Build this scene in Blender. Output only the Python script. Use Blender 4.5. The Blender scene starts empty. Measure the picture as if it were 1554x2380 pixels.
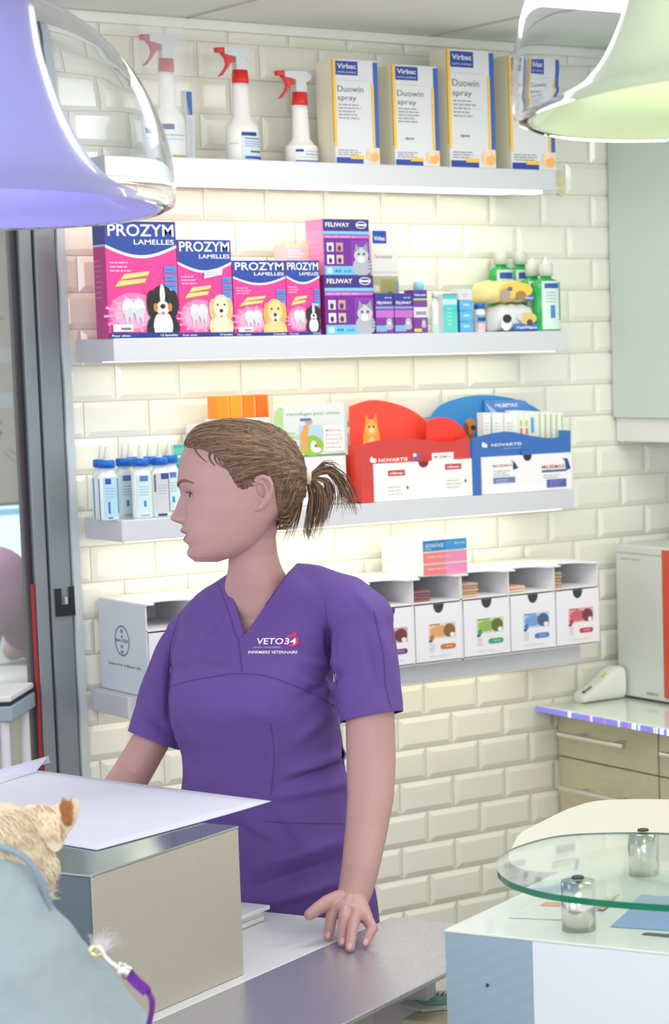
import bpy, bmesh, math, random
from mathutils import Vector, Matrix
from mathutils.bvhtree import BVHTree
random.seed(7)
S = bpy.context.scene
COL = S.collection
V = Vector
PI = math.pi

# ------------------------------------------------------------------ camera
FPX, YAW, PITCH, ROLL, PCX, PCY = 5391.26, 0.654588, 0.1085285, -0.023148, 1373.77, 1392.86
_fw = V((math.sin(YAW)*math.cos(PITCH), math.cos(YAW)*math.cos(PITCH), -math.sin(PITCH)))
_r0 = V((math.cos(YAW), -math.sin(YAW), 0)); _u0 = _r0.cross(_fw)
RT = math.cos(ROLL)*_r0 + math.sin(ROLL)*_u0
UP = -math.sin(ROLL)*_r0 + math.cos(ROLL)*_u0
FW = _fw
CAM = V((-3.2309, -4.3624, 1.75))
cd = bpy.data.cameras.new('camera'); co = bpy.data.objects.new('camera', cd); COL.objects.link(co)
co.matrix_world = Matrix.Translation(CAM) @ Matrix((RT, UP, -FW)).transposed().to_4x4()
cd.sensor_fit = 'VERTICAL'; cd.sensor_height = 24; cd.sensor_width = 36
cd.lens = FPX/2380*24
cd.shift_x = (777-PCX)/2380; cd.shift_y = (PCY-1190)/2380
cd.dof.use_dof = True; cd.dof.focus_distance = 3.8; cd.dof.aperture_fstop = 4.5
cd.clip_start = .05
S.camera = co
S.view_settings.view_transform = 'Standard'; S.view_settings.look = 'None'
S.view_settings.gamma = 1; S.view_settings.exposure = 0.22; S.view_settings.use_curve_mapping = False

def at(x, y, X=None, Y=None, Z=None, D=None):
    v = FW + RT*((x-PCX)/FPX) - UP*((y-PCY)/FPX)
    if D is not None: t = D
    elif X is not None: t = (X-CAM.x)/v.x
    elif Y is not None: t = (Y-CAM.y)/v.y
    else: t = (Z-CAM.z)/v.z
    return CAM + v*t

# ------------------------------------------------------------------ world and lights
w = bpy.data.worlds.new('world'); S.world = w; w.use_nodes = True
w.node_tree.nodes['Background'].inputs[0].default_value = (0.93, 0.95, 1.0, 1)
w.node_tree.nodes['Background'].inputs[1].default_value = 1.0
def area(name, loc, target, sx, sy, power, col=(1,1,1)):
    l = bpy.data.lights.new(name, 'AREA'); l.shape = 'RECTANGLE'; l.size = sx; l.size_y = sy
    l.energy = power; l.color = col
    o = bpy.data.objects.new(name, l); COL.objects.link(o); o.location = loc
    o.rotation_euler = (V(target)-V(loc)).to_track_quat('-Z', 'Y').to_euler()
    return o
area('ceiling_light_front', (-2.3, -3.2, 2.38), (-1.3, -1.6, 0), 1.2, .6, 8, (1, .99, .96))
area('ceiling_light_rear', (-.75, -1.0, 2.40), (-.75, -1.0, 0), 1.0, .5, 10, (1, .99, .93))
area('window_light', (-4.6, -2.6, 1.9), (-1.3, -1.0, 1.2), 1.4, 1.4, 17, (.88, .88, 1))
area('added_ceiling_fill', (-2.6, -3.9, 1.9), (-1.0, -1.4, 2.46), .8, .5, 9, (1, 1, .97))  # added lamp aimed upward, only there to lighten the ceiling
area('side_ceiling_light', (-.15, -1.9, 2.40), (.0, -1.0, .4), .6, .5, 9, (1, 1, .93))
area('back_room_light', (-1.4, 1.2, 2.3), (-1.2, 1.3, 0), 1.0, 1.0, 14, (.95, 1, 1))

# ------------------------------------------------------------------ materials
def s2l(c): c /= 255; return c/12.92 if c <= .04045 else ((c+.055)/1.055)**2.4
MATS = {}
def mat(name, rgb, rough=.5, metal=0, alpha=None, emit=0, trans=0, coat=0, sss=0, bump=None, ecol=None, ior=1.45, spec=None, noise=None):
    m = bpy.data.materials.new(name); m.use_nodes = True; nt = m.node_tree
    b = nt.nodes['Principled BSDF']; c = tuple(s2l(v) for v in rgb)+(1,)
    b.inputs['Base Color'].default_value = c; b.inputs['Roughness'].default_value = rough
    b.inputs['Metallic'].default_value = metal; b.inputs['IOR'].default_value = ior
    b.inputs['Transmission Weight'].default_value = trans; b.inputs['Coat Weight'].default_value = coat
    if spec is not None: b.inputs['Specular IOR Level'].default_value = spec
    if sss:
        b.inputs['Subsurface Weight'].default_value = sss; b.inputs['Subsurface Radius'].default_value = (1, .35, .2)
        b.inputs['Subsurface Scale'].default_value = .012
    if alpha is not None: b.inputs['Alpha'].default_value = alpha
    if emit:
        b.inputs['Emission Color'].default_value = tuple(s2l(v) for v in (ecol or rgb))+(1,)
        b.inputs['Emission Strength'].default_value = emit
    if noise:   # (scale, amount, stretch xyz)
        tc = nt.nodes.new('ShaderNodeTexCoord'); mp = nt.nodes.new('ShaderNodeMapping'); n = nt.nodes.new('ShaderNodeTexNoise')
        mp.inputs['Scale'].default_value = noise[2]; n.inputs['Scale'].default_value = noise[0]; n.inputs['Detail'].default_value = 4
        nt.links.new(tc.outputs['Object'], mp.inputs[0]); nt.links.new(mp.outputs[0], n.inputs['Vector'])
        mx = nt.nodes.new('ShaderNodeMix'); mx.data_type = 'RGBA'
        mx.inputs[6].default_value = tuple(v*(1-noise[1]) for v in c[:3])+(1,); mx.inputs[7].default_value = tuple(min(1, v*(1+noise[1])) for v in c[:3])+(1,)
        nt.links.new(n.outputs[0], mx.inputs[0]); nt.links.new(mx.outputs[2], b.inputs['Base Color'])
    if bump:    # (scale, strength, stretch, distance)
        tc = nt.nodes.new('ShaderNodeTexCoord'); mp = nt.nodes.new('ShaderNodeMapping')
        n = nt.nodes.new('ShaderNodeTexNoise'); bp = nt.nodes.new('ShaderNodeBump')
        mp.inputs['Scale'].default_value = bump[2]; n.inputs['Scale'].default_value = bump[0]; n.inputs['Detail'].default_value = 3
        bp.inputs['Strength'].default_value = bump[1]; bp.inputs['Distance'].default_value = bump[3]
        nt.links.new(tc.outputs['Object'], mp.inputs[0]); nt.links.new(mp.outputs[0], n.inputs['Vector'])
        nt.links.new(n.outputs[0], bp.inputs['Height']); nt.links.new(bp.outputs[0], b.inputs['Normal'])
    MATS[name] = m
    return m
def ck(rgb, rough=.45):      # printed colour, cached by value
    k = 'ink_%d_%d_%d' % tuple(rgb)
    return MATS.get(k) or mat(k, rgb, rough)

M_tile = mat('glazed_tile', (243, 243, 230), .2, coat=.3)
M_grout = mat('grout', (226, 224, 208), .8)
M_ceil = mat('ceiling_panel', (246, 248, 240), .7, noise=(3, .05, (1, 1, 1)))
M_seam = mat('ceiling_seam', (196, 198, 190), .6)
M_floor = mat('floor_vinyl', (120, 100, 92), .5, noise=(8, .15, (1, 1, 1)))
M_white = mat('white_laminate', (222, 223, 226), .35)
M_paint = mat('white_paint', (236, 238, 232), .6)
M_shelf = mat('shelf_aluminium', (214, 217, 222), .35, .25)
M_led = mat('led_strip', (255, 250, 225), .5, emit=3.0, ecol=(255, 250, 222))
M_alu = mat('door_aluminium', (138, 146, 150), .4, .35, noise=(1.2, .18, (1, 1, .6)))
M_aludark = mat('dark_gasket', (52, 46, 52), .6)
M_red = mat('red_trim', (160, 40, 50), .5)
M_black = mat('black_plastic', (30, 34, 38), .45)
M_dark = mat('dark_notch', (52, 62, 66), .6)
M_cab = mat('cabinet_lacquer', (208, 222, 214), .3, coat=.2)
M_drawer = mat('brushed_drawer', (212, 208, 178), .38, .3, noise=(4, .12, (1, 6, 20)))
M_steel = mat('steel', (225, 224, 215), .22, .9)
M_paper = mat('paper', (214, 217, 232), .6)
M_card = mat('white_card', (240, 240, 238), .5)
M_bag = mat('clear_bag', (248, 250, 250), .08, alpha=.22, coat=.5, bump=(45, .9, (1, 1, .6), .01))
M_glass = mat('clear_acrylic', (250, 252, 255), .02, trans=1, ior=1.07, spec=.5)
M_gl2 = mat('shelf_glass', (236, 247, 241), .02, trans=1, ior=1.2)
M_gledge = mat('glass_edge_green', (10, 120, 88), .15, coat=.5)
M_violet = mat('violet_diffuser', (160, 160, 218), .35, emit=.16, ecol=(168, 168, 255), coat=.5)
M_lime = mat('lime_diffuser', (204, 216, 184), .35, emit=.10, ecol=(205, 232, 165), coat=.5)
M_skin = mat('skin', (188, 147, 142), .45, sss=.12, bump=(350, .12, (1, 1, 1), .001))
M_nail = mat('fingernail', (214, 168, 164), .25)
M_hair = mat('hair', (114, 89, 68), .42, noise=(9, .38, (1, 1, 9)), bump=(60, .6, (1, 1, 5), .004))
M_hair2 = mat('hair_light', (142, 113, 86), .4)
M_hair3 = mat('hair_dark', (82, 63, 50), .42)
M_scrub = mat('purple_cotton', (100, 74, 146), .85, noise=(5, .1, (1, 1, 1)), bump=(14, .35, (1, 1, .8), .012))
M_seamt = mat('purple_seam', (84, 60, 126), .85)
M_trous = mat('purple_trousers', (84, 58, 140), .85)
M_fur = mat('cream_fur', (232, 216, 186), .9, noise=(22, .12, (1, 1, 1)), bump=(70, .8, (1, 1, .5), .006))
M_furb = mat('ginger_fur', (176, 116, 74), .9, noise=(30, .25, (1, 1, 1)))
M_fleece = mat('blue_grey_fleece', (158, 173, 178), .95, noise=(7, .12, (1, 1, 1)), bump=(60, .5, (1, 1, 1), .004))

def checker_metal(name, rgb, rough, metal, s=230, amt=.07, dist=.0005):
    m = mat(name, rgb, rough, metal); nt = m.node_tree; b = nt.nodes['Principled BSDF']
    tc = nt.nodes.new('ShaderNodeTexCoord'); mp = nt.nodes.new('ShaderNodeMapping'); mp.inputs['Rotation'].default_value = (.6, .5, math.radians(27+45))
    v = nt.nodes.new('ShaderNodeTexVoronoi'); v.inputs['Scale'].default_value = s; v.inputs['Randomness'].default_value = .15
    bp = nt.nodes.new('ShaderNodeBump'); bp.inputs['Strength'].default_value = .5; bp.inputs['Distance'].default_value = dist
    nt.links.new(tc.outputs['Object'], mp.inputs[0]); nt.links.new(mp.outputs[0], v.inputs['Vector'])
    nt.links.new(v.outputs['Distance'], bp.inputs['Height']); nt.links.new(bp.outputs[0], b.inputs['Normal'])
    mr = nt.nodes.new('ShaderNodeMapRange'); mr.inputs[1].default_value = 0; mr.inputs[2].default_value = .8
    c = b.inputs['Base Color'].default_value
    mx = nt.nodes.new('ShaderNodeMix'); mx.data_type = 'RGBA'
    mx.inputs[6].default_value = tuple(x*(1+amt) for x in c[:3])+(1,); mx.inputs[7].default_value = tuple(x*(1-amt) for x in c[:3])+(1,)
    nt.links.new(v.outputs['Distance'], mr.inputs[0]); nt.links.new(mr.outputs[0], mx.inputs[0]); nt.links.new(mx.outputs[2], b.inputs['Base Color'])
    return m
M_emb = checker_metal('embossed_metal', (196, 190, 174), .42, .35)
M_embb = checker_metal('embossed_metal_blue', (160, 184, 200), .45, .3)
M_embt = checker_metal('embossed_worktop', (190, 190, 200), .26, .6)
M_bluside = mat('blue_grey_side', (92, 106, 116), .4, .3)
M_topmetal = mat('satin_metal_top', (168, 182, 178), .14, .7)

# ------------------------------------------------------------------ mesh builder
_TXT = {}
def text_geo(s, bold):
    k = (s, bold)
    if k not in _TXT:
        c = bpy.data.curves.new('t', 'FONT'); c.body = s; c.offset = .011 if bold else 0.0; c.resolution_u = 3
        o = bpy.data.objects.new('t', c); COL.objects.link(o)
        dg = bpy.context.evaluated_depsgraph_get(); me = o.evaluated_get(dg).to_mesh()
        vs = [v.co.copy() for v in me.vertices]; fs = [tuple(p.vertices) for p in me.polygons]
        o.evaluated_get(dg).to_mesh_clear(); bpy.data.objects.remove(o); bpy.data.curves.remove(c)
        x0 = min(v.x for v in vs); x1 = max(v.x for v in vs)
        _TXT[k] = ([V(((v.x-x0), v.y, 0)) for v in vs], fs, x1-x0)
    return _TXT[k]

class MB:
    def __init__(s): s.v = []; s.f = []; s.m = []; s.sm = []; s.mats = []
    def mi(s, m):
        if m not in s.mats: s.mats.append(m)
        return s.mats.index(m)
    def add(s, vs, fs, m, smooth=False):
        o = len(s.v); s.v += [V(v) for v in vs]; i = s.mi(m)
        for f in fs: s.f.append([o+k for k in f]); s.m.append(i); s.sm.append(smooth)
        return s
    def box(s, a, b, m, M=None, bev=0):
        x0, y0, z0 = a; x1, y1, z1 = b
        if bev:
            bm = bmesh.new(); bmesh.ops.create_cube(bm, size=1)
            for v in bm.verts: v.co = V(((x0+x1)/2+v.co.x*(x1-x0), (y0+y1)/2+v.co.y*(y1-y0), (z0+z1)/2+v.co.z*(z1-z0)))
            bmesh.ops.bevel(bm, geom=bm.edges[:], offset=bev, segments=3, affect='EDGES', profile=.5)
            vs = [v.co.copy() for v in bm.verts]; fs = [[v.index for v in f.verts] for f in bm.faces]; bm.free()
        else:
            vs = [V(p) for p in ((x0,y0,z0),(x1,y0,z0),(x1,y1,z0),(x0,y1,z0),(x0,y0,z1),(x1,y0,z1),(x1,y1,z1),(x0,y1,z1))]
            fs = [(0,3,2,1),(4,5,6,7),(0,1,5,4),(1,2,6,5),(2,3,7,6),(3,0,4,7)]
        if M: vs = [M @ v for v in vs]
        return s.add(vs, fs, m)
    def prism(s, pts, d, m, m2=None, smooth=False):      # pts: closed outline, extruded by vector d
        n = len(pts); d = V(d); p = [V(q) for q in pts]
        s.add(p+[q+d for q in p], [tuple(range(n))[::-1], tuple(range(n, 2*n))], m)
        return s.add(p+[q+d for q in p], [(i, (i+1) % n, (i+1) % n+n, i+n) for i in range(n)], m2 or m, smooth)
    def loft(s, rings, m, cap=True, smooth=True, closed=True):
        n = len(rings[0]); vs = [q for r in rings for q in r]; fs = []
        for i in range(len(rings)-1):
            for j in range(n if closed else n-1):
                k = (j+1) % n; fs.append((i*n+j, i*n+k, (i+1)*n+k, (i+1)*n+j))
        s.add(vs, fs, m, smooth)
        if cap:
            s.add(rings[0], [tuple(range(n))[::-1]], m); s.add(rings[-1], [tuple(range(n))], m)
        return s
    def lathe(s, prof, m, c=(0, 0, 0), n=32, M=None, cap=True, sx=1, sy=1, smooth=True):
        c = V(c); rings = []
        for r, z in prof:
            ring = [V((r*sx*math.cos(2*PI*k/n), r*sy*math.sin(2*PI*k/n), z)) for k in range(n)]
            rings.append([(M @ q if M else q)+c for q in ring])
        return s.loft(rings, m, cap, smooth)
    def tube(s, pts, r, m, n=10, cap=True):
        pts = [V(p) for p in pts]; rings = []; t0 = None; up = None
        rr = r if isinstance(r, (list, tuple)) else [r]*len(pts)
        for i, p in enumerate(pts):
            t = (pts[min(i+1, len(pts)-1)]-pts[max(i-1, 0)]).normalized()
            if up is None: up = t.orthogonal().normalized()
            up = (up-t*up.dot(t))
            up = up.normalized() if up.length > 1e-6 else t.orthogonal().normalized()
            w_ = t.cross(up)
            rings.append([p+(up*math.cos(2*PI*k/n)+w_*math.sin(2*PI*k/n))*rr[i] for k in range(n)])
        return s.loft(rings, m, cap, True)
    def ball(s, c, r, m, M=None, nu=20, nv=12):
        r = V((r, r, r)) if not hasattr(r, '__len__') else V(r); c = V(c)
        vs = []; fs = []
        for i in range(nv+1):
            th = PI*i/nv
            for j in range(nu):
                q = V((r.x*math.sin(th)*math.cos(2*PI*j/nu), r.y*math.sin(th)*math.sin(2*PI*j/nu), r.z*math.cos(th)))
                vs.append((M @ q if M else q)+c)
        for i in range(nv):
            for j in range(nu):
                k = (j+1) % nu; fs.append((i*nu+j, (i+1)*nu+j, (i+1)*nu+k, i*nu+k))
        return s.add(vs, fs, m, True)
    def build(s, name, parent=None, M=None, flat=False):
        me = bpy.data.meshes.new(name); me.from_pydata([tuple(v) for v in s.v], [], s.f)
        for m in s.mats: me.materials.append(m)
        me.polygons.foreach_set('material_index', s.m)
        me.polygons.foreach_set('use_smooth', [False]*len(s.f) if flat else s.sm)
        me.update()
        o = bpy.data.objects.new(name, me); COL.objects.link(o)
        if M: o.matrix_world = M
        if parent: o.parent = parent; o.matrix_parent_inverse = Matrix()
        return o

def tag(o, label=None, cat=None, group=None, kind=None):
    if label: o['label'] = label
    if cat: o['category'] = cat
    if group: o['group'] = group
    if kind: o['kind'] = kind
    return o
def struct(o): return tag(o, kind='structure')
def empty(name, loc, label, cat, group=None):
    o = bpy.data.objects.new(name, None); COL.objects.link(o); o.location = loc; o.empty_display_size = .05
    bpy.context.view_layer.update()
    return tag(o, label, cat, group)
def part(mb, name, root, label=None):       # geometry given in world coordinates, root is an Empty without rotation
    L = root.location if root.parent is None else None
    o = mb.build(name); off = V(root.matrix_world.translation) if False else _worldloc(root)
    for v in o.data.vertices: v.co -= off
    o.parent = root
    if label: o['label'] = label
    return o
def _worldloc(o):
    p = V(o.location)
    while o.parent: o = o.parent; p += V(o.location)
    return p

class Card:      # flat artwork on a rectangle: coordinates are fractions 0..1 (u right, v up)
    def __init__(s, mb, o, u, v, e=.0004):
        s.mb, s.o, s.u, s.v = mb, V(o), V(u), V(v); s.n = s.u.cross(s.v).normalized(); s.e = e; s.k = 1
        s.ratio = s.u.length/s.v.length
    def p(s, a, b): return s.o+s.u*a+s.v*b+s.n*s.e*s.k
    def poly(s, pts, rgb):
        m = rgb if not isinstance(rgb, tuple) else ck(rgb)
        s.mb.add([s.p(a, b) for a, b in pts], [tuple(range(len(pts)))], m); s.k += .25; return s
    def rect(s, a0, b0, a1, b1, rgb): return s.poly([(a0, b0), (a1, b0), (a1, b1), (a0, b1)], rgb)
    def ell(s, a, b, ra, rb, rgb, n=20, rot=0):
        c_, s_ = math.cos(rot), math.sin(rot)
        return s.poly([(a+ra*(math.cos(2*PI*k/n)*c_)-rb*math.sin(2*PI*k/n)*s_, b+rb*math.sin(2*PI*k/n)*c_+ra*math.cos(2*PI*k/n)*s_) for k in range(n)], rgb)
    def text(s, a, b, wd, ht, t, rgb, bold=False):     # fits width wd and cap height ht
        vs, fs, L = text_geo(t, bold); m = rgb if not isinstance(rgb, tuple) else ck(rgb)
        s.mb.add([s.p(a+v.x/L*wd, b+v.y/.7*ht) for v in vs], fs, m); s.k += .25; return s
    def lines(s, a, b, wd, n, dy, ht, rgb, rag=.3):    # small print seen as thin strokes
        for i in range(n):
            x = a; end = a+wd*(1-rag*random.random())
            while x < end:
                l = wd*random.uniform(.1, .3); s.rect(x, b-i*dy, min(x+l, end), b-i*dy+ht, rgb); s.k -= .25; x += l+wd*.04
        s.k += .25; return s

# ------------------------------------------------------------------ the room
TW, TH = .1455, .0735
def wall_tiles():
    mb = MB(); XR = .75; ZT = 2.43; zr = .706-TH*9.0-TH*.6
    mb.box((-1.20, .004, 0), (XR, .12, ZT), M_grout)
    k = 0; z = .706-TH*10
    while z < ZT:
        x = -.003-TW*12+(TW/2 if k % 2 else 0)
        while x < XR:
            x0, x1, z0, z1 = max(x+.001, -1.2), min(x+TW-.001, XR), max(z+.001, 0), min(z+TH-.001, ZT)
            if x1-x0 > .006 and z1-z0 > .006:
                b = .012; t = -.0032; h = min(b, (x1-x0)*.3, (z1-z0)*.3)
                o = [(x0, .0045, z0), (x1, .0045, z0), (x1, .0045, z1), (x0, .0045, z1)]
                o1 = [(x0, 0.0015, z0), (x1, 0.0015, z0), (x1, 0.0015, z1), (x0, 0.0015, z1)]
                i_ = [(x0+h, t, z0+h), (x1-h, t, z0+h), (x1-h, t, z1-h), (x0+h, t, z1-h)]
                mb.add(o+o1+i_, [(8, 9, 10, 11)]+[(q, (q+1) % 4, (q+1) % 4+4, q+4) for q in range(4)]+[(q+4, (q+1) % 4+4, (q+1) % 4+8, q+8) for q in range(4)], M_tile)
            x += TW
        z += TH; k += 1
    return mb
struct(wall_tiles().build('wall_back'))
mb = MB(); mb.box((-6, -4.9, -.1), (1.0, 3.2, 0), M_floor); struct(mb.build('floor'))
mb = MB(); mb.box((-3.0, -2.9, 2.44), (1.0, 3.2, 2.52), M_ceil)
xs = [-.31-.6*k for k in range(-2, 5)]; ys = [-.03-.6*k for k in range(-5, 5)]
for x in xs: mb.box((x-.004, -2.9, 2.437), (x+.004, 3.2, 2.4405), M_seam)
for y in ys: mb.box((-3.0, y-.004, 2.437), (1.0, y+.004, 2.4405), M_seam)
mb.box((-1.2, -.022, 2.418), (.75, -.0, 2.4405), M_ceil)
struct(mb.build('ceiling'))
mb = MB(); mb.box((.75, -2.4, 0), (.87, .12, 2.44), M_paint); struct(mb.build('wall_right'))
mb = MB(); mb.box((-3.0, 2.9, 0), (1.0, 3.02, 2.44), mat('back_room_paint', (206, 202, 192), .7)); struct(mb.build('wall_rear'))
mb = MB(); mb.box((.88, .12, 0), (1.0, 2.9, 2.44), M_paint); struct(mb.build('wall_side'))
# wall end strip beside the sliding door (plaster return), slightly uneven edge
mb = MB(); pts = []
for k in range(41):
    pts.append((-1.212+.0012*math.sin(k*1.9)+.0008*math.sin(k*4.1), -.012, 2.44*k/40))
pts += [(-1.196, -.012, 2.44), (-1.196, -.012, 0)]
mb.prism(pts, (0, .14, 0), mat('plaster_return', (196, 206, 210), .6))
struct(mb.build('trim_1'))
# sliding door: aluminium frame with lock, glass leaf to the left
dr = tag(bpy.data.objects.new('door_1', None), kind='structure'); COL.objects.link(dr); dr.location = (-1.25, .05, 0)
mb = MB(); mb.box((-1.289, .0, 0), (-1.262, .06, 2.44), M_alu, bev=.003); mb.box((-1.259, -.006, 0), (-1.214, .066, 2.44), M_alu, bev=.003)
mb.box((-1.264, .01, 0), (-1.257, .05, 2.44), M_black)
part(mb, 'door_frame', dr)
mb = MB(); mb.box((-1.297, .012, 0), (-1.288, .045, 2.44), M_aludark); mb.box((-1.296, .004, 0), (-1.2905, .012, 1.30), M_red)
part(mb, 'gasket', dr)
mb = MB(); zl = at(150, 1398, Y=0).z
mb.box((-1.252, -.012, zl-.028), (-1.212, -.004, zl-.006), M_black); mb.box((-1.252, -.012, zl-.006), (-1.240, -.004, zl+.028), M_black); mb.box((-1.222, -.012, zl-.006), (-1.212, -.004, zl+.03), M_black)
mb.box((-1.233, -.011, zl-.004), (-1.227, -.005, zl+.010), M_steel)
part(mb, 'lock', dr)
mb = MB(); mb.box((-2.2, .022, .02), (-1.297, .030, 2.42), mat('door_glass', (235, 242, 240), .02, alpha=.10, coat=.6)); part(mb, 'glass_pane', dr)

# ------------------------------------------------------------------ shelves with light strips
SH = [(2.096, 2.141, -1.18, -.096), (1.742, 1.787, -1.183, -.071), (1.387, 1.43, -1.183, -.063), (1.034, 1.078, -1.187, -.056)]
names = ['topmost', 'second', 'third', 'lowest']
what = ['carrying spray bottles and tall white cartons', 'carrying pink dental chew cartons', 'behind the woman, carrying red and blue display boxes', 'under the white drawer organizer']
for (z0, z1, xa, xb), nm, wt in zip(SH, names, what):
    r = empty('wall_shelf', (xa, 0, z0), 'pale aluminium wall shelf, %s of four, %s' % (nm, wt), 'shelf', 'wall shelves')
    mb = MB(); mb.box((xa, -.18, z0), (xb, -.012, z1), M_shelf, bev=.0015); part(mb, 'board', r)
    mb = MB(); mb.box((xa+.012, -.172, z0-(.006 if z0 > 2 else .0012)), (xb-.03, -.135, z0-.0003), M_led); mb.box((xa+.04, -.075, z0-.0012), (xb-.05, -.045, z0-.0003), M_led)
    part(mb, 'light_strip', r, 'glowing white light strip under the board')
S1, S2, S3, S4 = SH[0][1], SH[1][1], SH[2][1], SH[3][1]

def fx(x, y, Y): return at(x, y, Y=Y).x
BLUE, NAVY = (38, 72, 160), (30, 54, 140)
def carton(name, label, cat, x1, x2, yt, zb, Yf, dep, art=None, rgb=(240, 240, 238), side=None, group=None, yb=None, rot=0, W=None, H=None):
    """a cardboard carton whose printed front faces the room; x1,x2 are image columns at its foot"""
    yb = yb or 770
    X1 = fx(x1, yb, Yf); X2 = fx(x2, yb, Yf); W = W or X2-X1; H = H or at((x1+x2)/2-.04*(yb-yt), yt, Y=Yf).z-zb
    mb = MB(); mb.box((0, 0, 0), (W, dep, H), ck(rgb, .5), bev=.0008)
    c = Card(mb, (0, 0, 0), (W, 0, 0), (0, 0, H)); 
    if art: art(c)
    if side: side(Card(mb, (0, dep, 0), (0, -dep, 0), (0, 0, H)))
    # crease of the closing flap on the top
    mb.box((.002, dep*.48, H-.0002), (W-.002, dep*.5, H+.0004), ck(tuple(int(v*.85) for v in rgb)))
    o = mb.build(name, M=Matrix.Translation((X1, Yf, zb+.0003)) @ Matrix.Rotation(rot, 4, 'Z'))
    tag(o, label, cat, group); o['_h'] = H
    return o

# ---- top shelf -------------------------------------------------------
YEL = (248, 200, 60); INK = (110, 112, 128)
def duowin(extra):
    def art(c):
        c.rect(0, 0, 1, 1, (222, 224, 226)); c.rect(0, .16, .055, 1, YEL)
        c.rect(.06, .85, .56, .985, BLUE); c.text(.1, .915, .42, .045, 'Virbac', (245, 245, 250), True); c.text(.1, .87, .42, .016, 'SANTE ANIMALE', (225, 225, 240))
        c.rect(.06, .80, .78, .803, (180, 182, 190))
        c.text(.09, .69, .58, .06, 'Duowin', (100, 102, 112)); c.text(.09, .61, .42, .05, 'spray', (100, 102, 112))
        c.lines(.1, .56, .5, 5, .032, .012, (150, 150, 162))
        if extra: c.text(.24, .26, .2, .028, 'spot', (90, 92, 96), True)
        c.rect(.90, .16, 1, .985, (58, 98, 185)); c.rect(.855, .16, .905, .78, YEL)
        c.lines(.06, .125, .52, 3, .022, .009, (150, 150, 162))
        c.rect(.02, 0, .62, .06, BLUE); c.rect(.34, .045, .64, .08, YEL)
        c.ell(.84, .09, .15, .07, (250, 205, 160)); c.ell(.88, .07, .1, .045, (246, 180, 100)); c.ell(.82, .13, .07, .03, (250, 222, 190))
    return art
def duoside(c): c.rect(0, 0, 1, 1, (244, 238, 214)); c.rect(.93, .2, 1, 1, YEL)
DL = ['white and yellow spray carton nearest the spray bottles on the top shelf', 'white and yellow spray carton, second from left on the top shelf, short one', 'tallest white and yellow spray carton on the top shelf', 'white and yellow spray carton at the right end of the top shelf']
for (x1, x2, yt, yb, e), lb in zip([(780, 879, 140, 380, 0), (918, 1018, 153, 385, 1), (1046, 1148, 117, 388, 1), (1188, 1286, 132, 394, 0)], DL):
    carton('spray_carton', lb, 'box', x1, x2, yt, S1, -.165, .075, duowin(e), side=duoside, group='spray cartons on the top shelf', yb=yb, rot=-.06)

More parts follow.
